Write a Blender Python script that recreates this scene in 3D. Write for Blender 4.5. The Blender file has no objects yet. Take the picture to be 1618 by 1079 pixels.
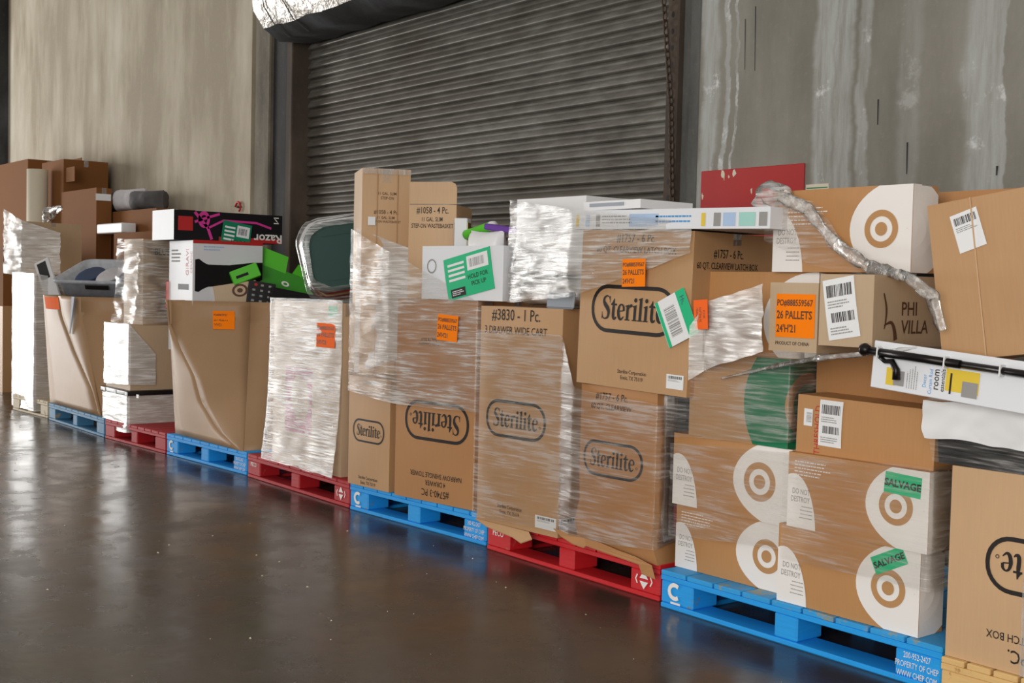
import bpy, bmesh, math, random
from mathutils import Vector, Matrix, noise
random.seed(7)
SC = bpy.context.scene
COL = SC.collection

# ------------------------------------------------------------------ camera
FPX, PCX, PCY = 1900.0, 809.0, 539.5          # focal length in pixels of the 1618 x 1079 frame
VPX, VPY, VDN = -710.0, 418.0, 42000.0        # where the row of pallets runs to, and straight down
CAM_H = 1.21
_d1 = Vector((VPX-PCX, VPY-PCY, FPX)).normalized()
_dn = Vector((-(FPX*FPX+(VPY-PCY)*VDN)/(VPX-PCX), VDN, FPX)).normalized()
_X, _Z = -_d1, -_dn
_Y = _Z.cross(_X)
RW = Matrix((_X, _Y, _Z))                     # camera axes -> world
cam_d = bpy.data.cameras.new('camera'); cam = bpy.data.objects.new('camera', cam_d); COL.objects.link(cam)
cam_d.sensor_width = 36.0; cam_d.lens = FPX/1618*36; cam_d.clip_start = .05; cam_d.clip_end = 200
_c0, _c1, _c2 = (RW @ Vector((1,0,0))), -(RW @ Vector((0,1,0))), -(RW @ Vector((0,0,1)))
cam.matrix_world = Matrix(((_c0.x,_c1.x,_c2.x,0),(_c0.y,_c1.y,_c2.y,0),(_c0.z,_c1.z,_c2.z,CAM_H),(0,0,0,1)))
SC.camera = cam

# ------------------------------------------------------------------ light
SC.view_settings.view_transform = 'Standard'; SC.view_settings.look = 'None'
SC.view_settings.gamma = 1.0; SC.view_settings.use_curve_mapping = False
SC.view_settings.exposure = 0.12
wd = bpy.data.worlds.new('hall_light'); SC.world = wd; wd.use_nodes = True
wd.node_tree.nodes['Background'].inputs[0].default_value = (1.0, .95, .89, 1)
wd.node_tree.nodes['Background'].inputs[1].default_value = .43
def area(name, loc, rot, sx, sy, power, col):
    l = bpy.data.lights.new(name, 'AREA'); l.shape = 'RECTANGLE'; l.size = sx; l.size_y = sy
    l.energy = power; l.color = col
    o = bpy.data.objects.new(name, l); COL.objects.link(o); o.location = loc
    o.rotation_euler = [math.radians(a) for a in rot]
    return o
# daylight from the hall's open end, far left; added fill light behind the camera
area('hall_end_daylight', (-24, -2.5, 2.1), (0, -90, 0), 4.0, 5.8, 1300, (1, .985, .96))
area('front_right_fill', (1.4, -5.2, 2.3), (86, 0, 22), 4.6, 3.4, 460, (1, .955, .90))

# ------------------------------------------------------------------ pixel -> place helpers
def ray(px, py): return RW @ Vector(((px-PCX)/FPX, (py-PCY)/FPX, 1.0))
def at(px, py, Y):
    r = ray(px, py); s = Y/r.y; return Vector((r.x*s, Y, CAM_H+r.z*s))
def ground(px, py, z=0.0):
    r = ray(px, py); s = (z-CAM_H)/r.z; return Vector((r.x*s, r.y*s, z))
def hit(px, py, P, yaw):
    """point where the sight line meets the upright plane through P that runs along yaw"""
    r = ray(px, py); n = Vector((math.sin(yaw), -math.cos(yaw)))
    s = (P.x*n.x+P.y*n.y)/(r.x*n.x+r.y*n.y); return Vector((r.x*s, r.y*s, CAM_H+r.z*s))
def zat(P, py):
    """height above P (x, y) of a point seen at picture row py"""
    d = RW.transposed() @ Vector((P[0], P[1], 0.0)); e = RW.transposed() @ Vector((0,0,1.0))
    k = (py-PCY)/FPX       # (d.y+t e.y)/(d.z+t e.z)=k
    return CAM_H + (k*d.z-d.y)/(e.y-k*e.z)

# ------------------------------------------------------------------ materials
MATS = {}
def newmat(name):
    m = bpy.data.materials.new(name); m.use_nodes = True
    nt = m.node_tree; b = nt.nodes['Principled BSDF']; MATS[name] = m
    return m, nt, b
def nd(nt, t, **kw):
    n = nt.nodes.new(t)
    for k, v in kw.items():
        if k.startswith('i_'): n.inputs[k[2:].replace('_', ' ')].default_value = v
        else: setattr(n, k, v)
    return n
def lk(nt, a, b): nt.links.new(a, b)
def rgba(c): return (c[0], c[1], c[2], 1)
def s2l(r, g, b):
    f = lambda c: (c/255/12.92) if c/255 <= .04045 else ((c/255+.055)/1.055)**2.4
    return (f(r), f(g), f(b))
def coords(nt, scale, kind='Object'):
    tc = nd(nt, 'ShaderNodeTexCoord'); mp = nd(nt, 'ShaderNodeMapping'); mp.inputs['Scale'].default_value = scale
    lk(nt, tc.outputs[kind], mp.inputs['Vector']); return mp.outputs['Vector']
def noise_n(nt, vec, scale, detail=4, rough=.55):
    n = nd(nt, 'ShaderNodeTexNoise'); n.inputs['Scale'].default_value = scale
    n.inputs['Detail'].default_value = detail; n.inputs['Roughness'].default_value = rough
    lk(nt, vec, n.inputs['Vector']); return n.outputs['Fac']
def ramp(nt, fac, stops):
    r = nd(nt, 'ShaderNodeValToRGB'); el = r.color_ramp.elements
    while len(el) < len(stops): el.new(.5)
    for e, (p, c) in zip(el, stops): e.position = p; e.color = rgba(c) if len(c) == 3 else c
    lk(nt, fac, r.inputs['Fac']); return r.outputs['Color']
def mixc(nt, fac, a, b, mode='MIX'):
    n = nd(nt, 'ShaderNodeMix', data_type='RGBA', blend_type=mode)
    for sock, v in ((n.inputs['Factor'], fac), (n.inputs['A'], a), (n.inputs['B'], b)):
        pass
    fa = [s for s in n.inputs if s.name == 'Factor' and s.type == 'VALUE'][0]
    ca = [s for s in n.inputs if s.name == 'A' and s.type == 'RGBA'][0]
    cb = [s for s in n.inputs if s.name == 'B' and s.type == 'RGBA'][0]
    for sock, v in ((fa, fac), (ca, a), (cb, b)):
        if isinstance(v, (int, float)): sock.default_value = v
        elif isinstance(v, tuple): sock.default_value = rgba(v)
        else: lk(nt, v, sock)
    return [s for s in n.outputs if s.type == 'RGBA'][0]
def bump(nt, b, h, strength=.2, dist=.01):
    n = nd(nt, 'ShaderNodeBump'); n.inputs['Strength'].default_value = strength; n.inputs['Distance'].default_value = dist
    lk(nt, h, n.inputs['Height']); lk(nt, n.outputs['Normal'], b.inputs['Normal'])

def kraft(name, col, rough=.52, spec=.5):
    m, nt, b = newmat(name)
    v = coords(nt, (1, 1, 1)); big = noise_n(nt, v, 2.6, 3); fine = noise_n(nt, coords(nt, (160, 160, 9)), 1.0, 3)
    c = mixc(nt, big, tuple(x*.90 for x in col), tuple(min(1, x*1.10) for x in col))
    f2 = ramp(nt, fine, [(.3, (.97, .97, .97)), (.7, (1.02, 1.02, 1.02))])
    c = mixc(nt, 1.0, c, f2, 'MULTIPLY'); lk(nt, c, b.inputs['Base Color'])
    b.inputs['Roughness'].default_value = rough; b.inputs['Specular IOR Level'].default_value = spec
    bump(nt, b, fine, .05, .003)
    return m
def flat(name, col, rough=.6, metal=0.0, spec=.4, var=.06, scale=9):
    m, nt, b = newmat(name)
    n = noise_n(nt, coords(nt, (1, 1, 1)), scale, 3)
    c = mixc(nt, n, tuple(max(0, x*(1-var)) for x in col), tuple(min(1, x*(1+var)) for x in col))
    lk(nt, c, b.inputs['Base Color'])
    b.inputs['Roughness'].default_value = rough; b.inputs['Metallic'].default_value = metal
    b.inputs['Specular IOR Level'].default_value = spec
    return m
def painted_wood(name, paint, wood, chip=.62):
    m, nt, b = newmat(name)
    v = coords(nt, (1, 1, 1)); g = noise_n(nt, coords(nt, (3, 3, 40)), 3, 5); n = noise_n(nt, v, 11, 6, .7)
    big = noise_n(nt, v, 3, 2)
    p = mixc(nt, g, tuple(x*.82 for x in paint), tuple(min(1, x*1.12) for x in paint))
    w = mixc(nt, g, tuple(x*.7 for x in wood), wood)
    f = ramp(nt, n, [(chip, (0, 0, 0)), (chip+.05, (1, 1, 1))])
    c = mixc(nt, f, p, w); lk(nt, c, b.inputs['Base Color'])
    b.inputs['Roughness'].default_value = .55; bump(nt, b, g, .25, .004)
    return m
def film_mat(name, lo, hi, streak=(3.5, 3.5, 60), seed=0.0, rough=.22, tint=(.86, .85, .83)):
    m, nt, b = newmat(name); out = nt.nodes['Material Output']
    tc = nd(nt, 'ShaderNodeTexCoord'); mp = nd(nt, 'ShaderNodeMapping')
    mp.inputs['Scale'].default_value = streak; mp.inputs['Location'].default_value = (seed, seed*2, seed*.5)
    mp.inputs['Rotation'].default_value = (.05, -.06, 0)
    lk(nt, tc.outputs['Object'], mp.inputs['Vector'])
    s = noise_n(nt, mp.outputs['Vector'], 1.7, 5, .6)
    w = noise_n(nt, coords(nt, (1, 1, 1.6)), 3.2, 2)
    mu = nd(nt, 'ShaderNodeMath', operation='MULTIPLY_ADD'); lk(nt, w, mu.inputs[0]); mu.inputs[1].default_value = .55; lk(nt, s, mu.inputs[2])
    mid = lo+(hi-lo)*.22
    fac = ramp(nt, mu.outputs[0], [(.62, (lo,)*3), (.80, (mid,)*3), (.96, (hi,)*3)])
    tr = nd(nt, 'ShaderNodeBsdfTransparent'); tr.inputs[0].default_value = (.97, .965, .955, 1)
    b.inputs['Base Color'].default_value = rgba(tint); b.inputs['Roughness'].default_value = rough
    b.inputs['Specular IOR Level'].default_value = .8
    bump(nt, b, s, .35, .008)
    mx = nd(nt, 'ShaderNodeMixShader'); lk(nt, fac, mx.inputs[0]); lk(nt, tr.outputs[0], mx.inputs[1]); lk(nt, b.outputs[0], mx.inputs[2])
    gl = nd(nt, 'ShaderNodeBsdfGlossy'); gl.inputs['Roughness'].default_value = rough*.7
    lk(nt, b.inputs['Normal'].links[0].from_socket, gl.inputs['Normal'])
    lw = nd(nt, 'ShaderNodeLayerWeight'); lw.inputs['Blend'].default_value = .22
    mg = nd(nt, 'ShaderNodeMixShader'); lk(nt, lw.outputs['Fresnel'], mg.inputs[0]); lk(nt, mx.outputs[0], mg.inputs[1]); lk(nt, gl.outputs[0], mg.inputs[2])
    lk(nt, mg.outputs[0], out.inputs['Surface'])
    return m

K1 = s2l(186, 146, 104)
kraft('kraft', K1); kraft('kraft_light', s2l(199, 164, 125)); kraft('kraft_brown', s2l(178, 129, 82))
kraft('kraft_dark', s2l(128, 84, 48), .8, .12); kraft('kraft_bin', s2l(164, 130, 95), .50, .45); kraft('kraft_target', s2l(186, 137, 87)); kraft('kraft_grey', s2l(189, 164, 134))
kraft('kraft_pale', s2l(196, 170, 140))
flat('ink_black', s2l(34, 28, 26), .6, var=.25, scale=40); flat('ink_grey', s2l(150, 148, 146), .7); flat('ink_white', s2l(236, 233, 230), .6, var=.03)
flat('ink_kraft', s2l(184, 139, 92), .65); flat('ink_green', s2l(20, 122, 82), .55); flat('ink_red', s2l(190, 44, 44), .5)
flat('ink_pink', s2l(214, 60, 150), .5); flat('ink_magenta', s2l(188, 92, 124), .55); flat('ink_blue', s2l(70, 150, 215), .5); flat('ink_paleblue', s2l(170, 196, 228), .5)
flat('ink_mint', s2l(160, 210, 200), .5); flat('ink_yellow', s2l(226, 196, 62), .5); flat('ink_brown', s2l(92, 60, 40), .6); flat('ink_darkblue', s2l(58, 74, 104), .6)
flat('paper_white', s2l(232, 234, 236), .55, var=.03); flat('paper_orange', s2l(255, 132, 16), .75, spec=.1, var=.03); flat('paper_red_orange', s2l(248, 108, 40), .75, spec=.1, var=.03)
flat('paper_green', s2l(24, 186, 128), .5, var=.05); flat('paper_darkgreen', s2l(14, 128, 92), .5, var=.05); flat('paper_cream', s2l(214, 206, 184), .6)
flat('card_white', s2l(226, 229, 234), .5, var=.03); flat('card_black', s2l(24, 21, 24), .55, spec=.25); flat('plastic_black', s2l(24, 24, 26), .32, spec=.6)
flat('plastic_teal', s2l(20, 62, 58), .5, spec=.3); flat('plastic_green', s2l(86, 196, 44), .45); flat('plastic_darkgreen', s2l(60, 150, 42), .45)
flat('plastic_white', s2l(228, 229, 231), .42, spec=.5, var=.05); flat('plastic_grey', s2l(150, 158, 168), .35, spec=.6); flat('plastic_purple', s2l(98, 46, 150), .45)
flat('cloth_grey', s2l(92, 90, 92), .9, var=.3, scale=16); flat('cloth_pale', s2l(206, 204, 208), .9, var=.12, scale=14)
flat('steel_rod', s2l(40, 36, 36), .3, metal=.7); flat('gold_foil', s2l(140, 116, 62), .35, metal=.6)
flat('chain_steel', s2l(78, 64, 54), .55, metal=.5, var=.3, scale=60)
painted_wood('pallet_blue', s2l(28, 160, 240), s2l(130, 134, 126), .645)
painted_wood('pallet_blue_worn', s2l(74, 132, 172), s2l(180, 160, 130), .60)
painted_wood('pallet_blue_top', s2l(44, 160, 228), s2l(150, 160, 150), .55)
painted_wood('pallet_red', s2l(176, 24, 34), s2l(150, 100, 80), .655)
painted_wood('pallet_red_bright', s2l(206, 30, 38), s2l(170, 110, 95), .65)
painted_wood('pallet_pine', s2l(222, 184, 122), s2l(190, 140, 78), .56)
painted_wood('pallet_bleached', s2l(206, 190, 160), s2l(150, 130, 100), .58)
film_mat('film_mid', .20, .72, seed=8.3); film_mat('film', .07, .62); film_mat('film_heavy', .42, .95, seed=3.1); film_mat('film_light', .025, .34, seed=5.7)
film_mat('film_rope', .10, .80, (22, 22, 22), 9.1, .15); film_mat('film_bag', .55, 1.0, (5, 5, 12), 2.2, .2, (.84, .84, .85))
film_mat('tape_clear', .10, .42, (30, 30, 6), 4.4, .15); film_mat('tape_white', .45, .95, (40, 40, 20), 4.9, .15)
def clear_plastic(name, tint, fac):
    m, nt, b = newmat(name); out = nt.nodes['Material Output']
    tr = nd(nt, 'ShaderNodeBsdfTransparent'); tr.inputs[0].default_value = rgba(tint)
    n = noise_n(nt, coords(nt, (1, 1, 1)), 12, 2); f = ramp(nt, n, [(.3, (fac*.8,)*3), (.7, (min(1, fac*1.2),)*3)])
    b.inputs['Base Color'].default_value = rgba(tint); b.inputs['Roughness'].default_value = .25
    mx = nd(nt, 'ShaderNodeMixShader'); lk(nt, f, mx.inputs[0]); lk(nt, tr.outputs[0], mx.inputs[1]); lk(nt, b.outputs[0], mx.inputs[2])
    lk(nt, mx.outputs[0], out.inputs['Surface'])
clear_plastic('clear_tub', s2l(220, 225, 232), .55)
clear_plastic('clear_red', s2l(212, 86, 82), .75)

def concrete(name, base, dark, light, streak=1.0, lo=.32, hi=.70):
    m, nt, b = newmat(name)
    v = coords(nt, (1, 1, 1))
    a = noise_n(nt, coords(nt, (streak*1.7, 1, .5)), 1.1, 7, .6); bl = noise_n(nt, v, 1.1, 5, .6); f = noise_n(nt, v, 22, 5, .7)
    c = ramp(nt, a, [(lo, dark), (.52, base), (hi, light)])
    c = mixc(nt, ramp(nt, bl, [(.35, (.0,)*3), (.75, (.45,)*3)]), c, dark)
    c = mixc(nt, ramp(nt, f, [(.55, (.0,)*3), (.75, (.22,)*3)]), c, light)
    lk(nt, c, b.inputs['Base Color']); b.inputs['Roughness'].default_value = .85
    bump(nt, b, f, .2, .01)
    return m, nt, b
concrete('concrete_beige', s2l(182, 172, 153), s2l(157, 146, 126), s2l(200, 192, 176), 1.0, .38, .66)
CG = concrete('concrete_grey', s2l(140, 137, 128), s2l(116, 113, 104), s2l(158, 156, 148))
def wall_streaks():
    # lime drips and patched seams running down the right-hand wall (places in metres along the wall)
    m, nt, b = CG
    base = b.inputs['Base Color'].links[0].from_socket
    tc = nd(nt, 'ShaderNodeTexCoord'); sx = nd(nt, 'ShaderNodeSeparateXYZ'); lk(nt, tc.outputs['Object'], sx.inputs[0])
    wob = noise_n(nt, coords(nt, (.6, 1, 1.5)), 1.6, 5, .6); fine = noise_n(nt, coords(nt, (9, 1, .9)), 2.0, 6, .7); pat = noise_n(nt, coords(nt, (1, 1, 1)), 2.6, 6, .7)
    sh = nd(nt, 'ShaderNodeMath', operation='MULTIPLY_ADD'); lk(nt, wob, sh.inputs[0]); sh.inputs[1].default_value = .16; lk(nt, sx.outputs['X'], sh.inputs[2])
    tot = None
    for px, w, k in ((1122, .055, .9), (1149, .016, .8), (1164, .008, .5), (1304, .06, .8), (1334, .05, .75), (1366, .03, .6), (1552, .075, .8), (1580, .014, .7), (1440, .05, .25)):
        xc = at(px, 150, 5.05).x+.08
        d = nd(nt, 'ShaderNodeMath', operation='SUBTRACT'); lk(nt, sh.outputs[0], d.inputs[0]); d.inputs[1].default_value = xc
        a = nd(nt, 'ShaderNodeMath', operation='ABSOLUTE'); lk(nt, d.outputs[0], a.inputs[0])
        mr = nd(nt, 'ShaderNodeMapRange', interpolation_type='SMOOTHSTEP'); lk(nt, a.outputs[0], mr.inputs[0])
        mr.inputs[1].default_value = w*.7; mr.inputs[2].default_value = w*1.5; mr.inputs[3].default_value = k; mr.inputs[4].default_value = 0
        if tot is None: tot = mr.outputs[0]
        else:
            mx = nd(nt, 'ShaderNodeMath', operation='MAXIMUM'); lk(nt, tot, mx.inputs[0]); lk(nt, mr.outputs[0], mx.inputs[1]); tot = mx.outputs[0]
    f = ramp(nt, fine, [(.30, (.25,)*3), (.60, (1,)*3)])
    mu = nd(nt, 'ShaderNodeMath', operation='MULTIPLY'); lk(nt, tot, mu.inputs[0]); lk(nt, f, mu.inputs[1])
    c = mixc(nt, mu.outputs[0], base, s2l(176, 180, 178))
    sp = nd(nt, 'ShaderNodeMath', operation='MULTIPLY'); lk(nt, tot, sp.inputs[0]); lk(nt, ramp(nt, pat, [(.56, (0,)*3), (.62, (1,)*3)]), sp.inputs[1])
    c = mixc(nt, sp.outputs[0], c, s2l(214, 216, 216)); lk(nt, c, b.inputs['Base Color'])
wall_streaks()
concrete('concrete_jamb', s2l(136, 128, 112), s2l(84, 78, 68), s2l(170, 164, 150))
concrete('lime_wash', s2l(172, 174, 168), s2l(146, 148, 142), s2l(205, 207, 204))
concrete('steel_dark', s2l(58, 58, 58), s2l(34, 34, 35), s2l(96, 100, 106))
concrete('steel_rust', s2l(84, 72, 62), s2l(52, 44, 38), s2l(112, 100, 88))
concrete('steel_grey', s2l(104, 106, 102), s2l(66, 66, 64), s2l(132, 134, 130))
def slat_mat():
    m, nt, b = newmat('door_slat')
    tc = nd(nt, 'ShaderNodeTexCoord'); mp = nd(nt, 'ShaderNodeMapping'); mp.inputs['Scale'].default_value = (1.2, 1, 5)
    oi = nd(nt, 'ShaderNodeNewGeometry')
    mp2 = nd(nt, 'ShaderNodeMapping'); mp2.inputs['Scale'].default_value = (.55, 1, .9); lk(nt, oi.outputs['Position'], mp2.inputs['Vector'])
    lk(nt, oi.outputs['Position'], mp.inputs['Vector'])
    n = noise_n(nt, mp.outputs['Vector'], 3.0, 6, .65); n2 = noise_n(nt, mp2.outputs['Vector'], .9, 3)
    c = ramp(nt, n, [(.3, s2l(90, 86, 79)), (.55, s2l(120, 118, 111)), (.75, s2l(142, 142, 136))])
    c2 = mixc(nt, ramp(nt, n2, [(.40, (0, 0, 0)), (.60, (.75,)*3)]), c, s2l(84, 74, 62))
    lk(nt, c2, b.inputs['Base Color']); b.inputs['Roughness'].default_value = .5; b.inputs['Metallic'].default_value = .35
slat_mat()
def floor_mat():
    m, nt, b = newmat('polished_concrete')
    v = coords(nt, (1, 1, 1)); a = noise_n(nt, v, .9, 6, .6); f = noise_n(nt, v, 9, 6, .7); sp = noise_n(nt, v, 70, 2)
    c = ramp(nt, a, [(.3, s2l(52, 46, 40)), (.55, s2l(68, 61, 53)), (.75, s2l(84, 76, 66))])
    c = mixc(nt, ramp(nt, f, [(.5, (0,)*3), (.72, (.4,)*3)]), c, s2l(46, 41, 35))
    c = mixc(nt, ramp(nt, sp, [(.76, (0,)*3), (.79, (.5,)*3)]), c, s2l(150, 140, 128))
    lk(nt, c, b.inputs['Base Color'])
    r = ramp(nt, noise_n(nt, v, 3.1, 5, .6), [(.35, (.17,)*3), (.7, (.36,)*3)]); lk(nt, r, b.inputs['Roughness'])
    b.inputs['Specular IOR Level'].default_value = .5
    bump(nt, b, noise_n(nt, v, 7, 4, .6), .12, .012)
floor_mat()
def foil_mat():
    m, nt, b = newmat('crumpled_foil')
    n = noise_n(nt, coords(nt, (1, 1, 1)), 6, 4, .6)
    c = ramp(nt, n, [(.35, s2l(150, 144, 136)), (.6, s2l(214, 210, 204))]); lk(nt, c, b.inputs['Base Color'])
    b.inputs['Metallic'].default_value = .55; b.inputs['Roughness'].default_value = .38
    bump(nt, b, n, .6, .05)
foil_mat()
def placard_mat():
    m, nt, b = newmat('red_paint')
    v = coords(nt, (1, 1, 1)); n = noise_n(nt, v, 4.5, 5, .62); n2 = noise_n(nt, v, 2, 3)
    p = mixc(nt, n2, s2l(156, 20, 20), s2l(186, 30, 27))
    c = mixc(nt, ramp(nt, n, [(.69, (0,)*3), (.71, (.8,)*3)]), p, s2l(196, 186, 168)); lk(nt, c, b.inputs['Base Color'])
    b.inputs['Roughness'].default_value = .45
placard_mat()

# ------------------------------------------------------------------ mesh helpers
def M(n): return MATS[n]
def link(name, mesh, mat, parent=None, smooth=False):
    o = bpy.data.objects.new(name, mesh); COL.objects.link(o)
    if mat is not None and not mesh.materials: mesh.materials.append(M(mat) if isinstance(mat, str) else mat)
    if parent is not None: o.parent = parent
    if smooth:
        for p in mesh.polygons: p.use_smooth = True
    return o
def mk(name, verts, faces, mat, parent=None, smooth=False):
    me = bpy.data.meshes.new(name); me.from_pydata([tuple(v) for v in verts], [], faces); me.update()
    return link(name, me, mat, parent, smooth)
def tag(o, label=None, cat=None, group=None, kind=None):
    if label: o['label'] = label
    if cat: o['category'] = cat
    if group: o['group'] = group
    if kind: o['kind'] = kind
    return o
def empty(name, loc, yaw=0.0, roll=0.0, pitch=0.0):
    o = bpy.data.objects.new(name, None); COL.objects.link(o); o.empty_display_size = .05
    o.location = loc; o.rotation_euler = (pitch, roll, yaw); return o
BOXF = [(0,3,2,1),(4,5,6,7),(0,1,5,4),(1,2,6,5),(2,3,7,6),(3,0,4,7)]
def boxv(x0,x1,y0,y1,z0,z1): return [(x0,y0,z0),(x1,y0,z0),(x1,y1,z0),(x0,y1,z0),(x0,y0,z1),(x1,y0,z1),(x1,y1,z1),(x0,y1,z1)]
def bx(name, x0,x1,y0,y1,z0,z1, mat, parent=None, bev=0.0, seg=1):
    me = bpy.data.meshes.new(name)
    if bev > 0:
        bm = bmesh.new(); vs = [bm.verts.new(v) for v in boxv(x0,x1,y0,y1,z0,z1)]
        for f in BOXF: bm.faces.new([vs[i] for i in f])
        bmesh.ops.bevel(bm, geom=list(bm.edges), offset=bev, segments=seg, affect='EDGES', profile=.6)
        bm.to_mesh(me); bm.free()
    else: me.from_pydata(boxv(x0,x1,y0,y1,z0,z1), [], BOXF)
    me.update(); return link(name, me, mat, parent, smooth=seg > 2)
def loft(rings, closed=True, caps=True):
    vs, fs = [], []; n = len(rings[0])
    for r in rings: vs += [tuple(p) for p in r]
    m = n if closed else n-1
    for i in range(len(rings)-1):
        for j in range(m):
            a = i*n+j; b = i*n+(j+1) % n; fs.append((a, b, b+n, a+n))
    if caps and closed: fs.append(tuple(range(n-1, -1, -1))); fs.append(tuple(range((len(rings)-1)*n, len(rings)*n)))
    return vs, fs
def tube(name, pts, rad, mat, parent=None, seg=8):
    pts = [Vector(p) for p in pts]; rings = []
    for i, p in enumerate(pts):
        t = (pts[min(i+1, len(pts)-1)]-pts[max(i-1, 0)]).normalized()
        a = t.cross(Vector((0, 0, 1)));  a = t.cross(Vector((0, 1, 0))) if a.length < .1 else a
        a.normalize(); b = t.cross(a); r = rad[i] if isinstance(rad, (list, tuple)) else rad
        rings.append([p+a*math.cos(k*2*math.pi/seg)*r+b*math.sin(k*2*math.pi/seg)*r for k in range(seg)])
    v, f = loft(rings); return mk(name, v, f, mat, parent, True)
def rrect(w, h, r, seg=6, cx=0, cy=0):
    out = []
    for sx, sy, a0 in ((1,1,0),(-1,1,90),(-1,-1,180),(1,-1,270)):
        for k in range(seg+1):
            a = math.radians(a0+90*k/seg); out.append((cx+sx*(w/2-r)+r*math.cos(a), cy+sy*(h/2-r)+r*math.sin(a)))
    return out
def nz(v, s, seed=0.0): return noise.noise(Vector((v[0]*s+seed, v[1]*s+seed*1.7, v[2]*s-seed)))

# ------------------------------------------------------------------ flat print: 2-D shapes in metres on a face
TXT = {}
def text2d(s, h, bold=0.0, sx=1.0, align='C'):
    key = (s, bold)
    if key not in TXT:
        cu = bpy.data.curves.new('t', 'FONT'); cu.body = s; cu.size = 1.0; cu.resolution_u = 2; cu.offset = bold
        o = bpy.data.objects.new('t', cu); COL.objects.link(o)
        bpy.context.view_layer.update()
        me = bpy.data.meshes.new_from_object(o.evaluated_get(bpy.context.evaluated_depsgraph_get()))
        vs = [(v.co.x, v.co.y) for v in me.vertices]; fs = [tuple(p.vertices) for p in me.polygons]
        bpy.data.objects.remove(o); bpy.data.curves.remove(cu); bpy.data.meshes.remove(me); TXT[key] = (vs, fs)
    vs, fs = TXT[key]
    if not vs: return [], []
    k = h/.73; x0 = min(v[0] for v in vs); x1 = max(v[0] for v in vs)
    off = {'C': (x0+x1)/2, 'L': x0, 'R': x1}[align]
    return [((x-off)*k*sx, y*k) for x, y in vs], fs
def strip2d(pts, wid):
    vs, fs = [], []; n = len(pts)
    for i, p in enumerate(pts):
        a, b = pts[max(i-1, 0)], pts[min(i+1, n-1)]; dx, dy = b[0]-a[0], b[1]-a[1]; L = math.hypot(dx, dy) or 1
        w = wid[i]/2 if isinstance(wid, (list, tuple)) else wid/2
        vs += [(p[0]-dy/L*w, p[1]+dx/L*w), (p[0]+dy/L*w, p[1]-dx/L*w)]
        if i: fs.append((2*i-2, 2*i-1, 2*i+1, 2*i))
    return vs, fs
def smooth_pts(pts, wid, k=5):
    P, W = [], []; n = len(pts)
    for i in range(n-1):
        p0, p1, p2, p3 = pts[max(i-1,0)], pts[i], pts[i+1], pts[min(i+2,n-1)]
        for j in range(k):
            t = j/k
            P.append(tuple(.5*((2*p1[d])+(-p0[d]+p2[d])*t+(2*p0[d]-5*p1[d]+4*p2[d]-p3[d])*t*t+(-p0[d]+3*p1[d]-3*p2[d]+p3[d])*t**3) for d in (0,1)))
            W.append(wid[i]*(1-t)+wid[i+1]*t)
    P.append(pts[-1]); W.append(wid[-1]); return P, W
def comb(items):
    V, F = [], []
    for vs, fs in items:
        n = len(V); V += list(vs); F += [tuple(i+n for i in f) for f in fs]
    return V, F
def quad2(x0, x1, y0, y1): return [(x0,y0),(x1,y0),(x1,y1),(x0,y1)], [(0,1,2,3)]
def ellipse_ring(rx, ry, r0=0.0, n=40, steps=4, cx=0, cy=0):
    vs, fs = [], []
    for s in range(steps+1):
        q = r0+(1-r0)*s/steps
        q = max(q, .002)
        for k in range(n):
            a = 2*math.pi*k/n; vs.append((cx+rx*q*math.cos(a), cy+ry*q*math.sin(a)))
    for s in range(steps):
        for k in range(n):
            a = s*n+k; b = s*n+(k+1) % n; fs.append((a, a+n, b+n, b))
    return vs, fs
def xf(sh, dx=0, dy=0, rot=0, k=1):
    c, s = math.cos(rot), math.sin(rot)
    return [(dx+k*(x*c-y*s), dy+k*(x*s+y*c)) for x, y in sh[0]], sh[1]
def clip2(sh, x0, x1, y0, y1):
    V, F = [], []
    for f in sh[1]:
        poly = [sh[0][i] for i in f]
        for ax, lim, sg in ((0,x0,1),(0,x1,-1),(1,y0,1),(1,y1,-1)):
            out = []
            for i in range(len(poly)):
                a, b = poly[i-1], poly[i]; ia, ib = (a[ax]-lim)*sg >= 0, (b[ax]-lim)*sg >= 0
                if ia != ib:
                    t = (lim-a[ax])/(b[ax]-a[ax]); out.append((a[0]+(b[0]-a[0])*t, a[1]+(b[1]-a[1])*t))
                if ib: out.append(b)
            poly = out
            if not poly: break
        if len(poly) > 2: n = len(V); V += poly; F.append(tuple(range(n, n+len(poly))))
    return V, F
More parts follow.
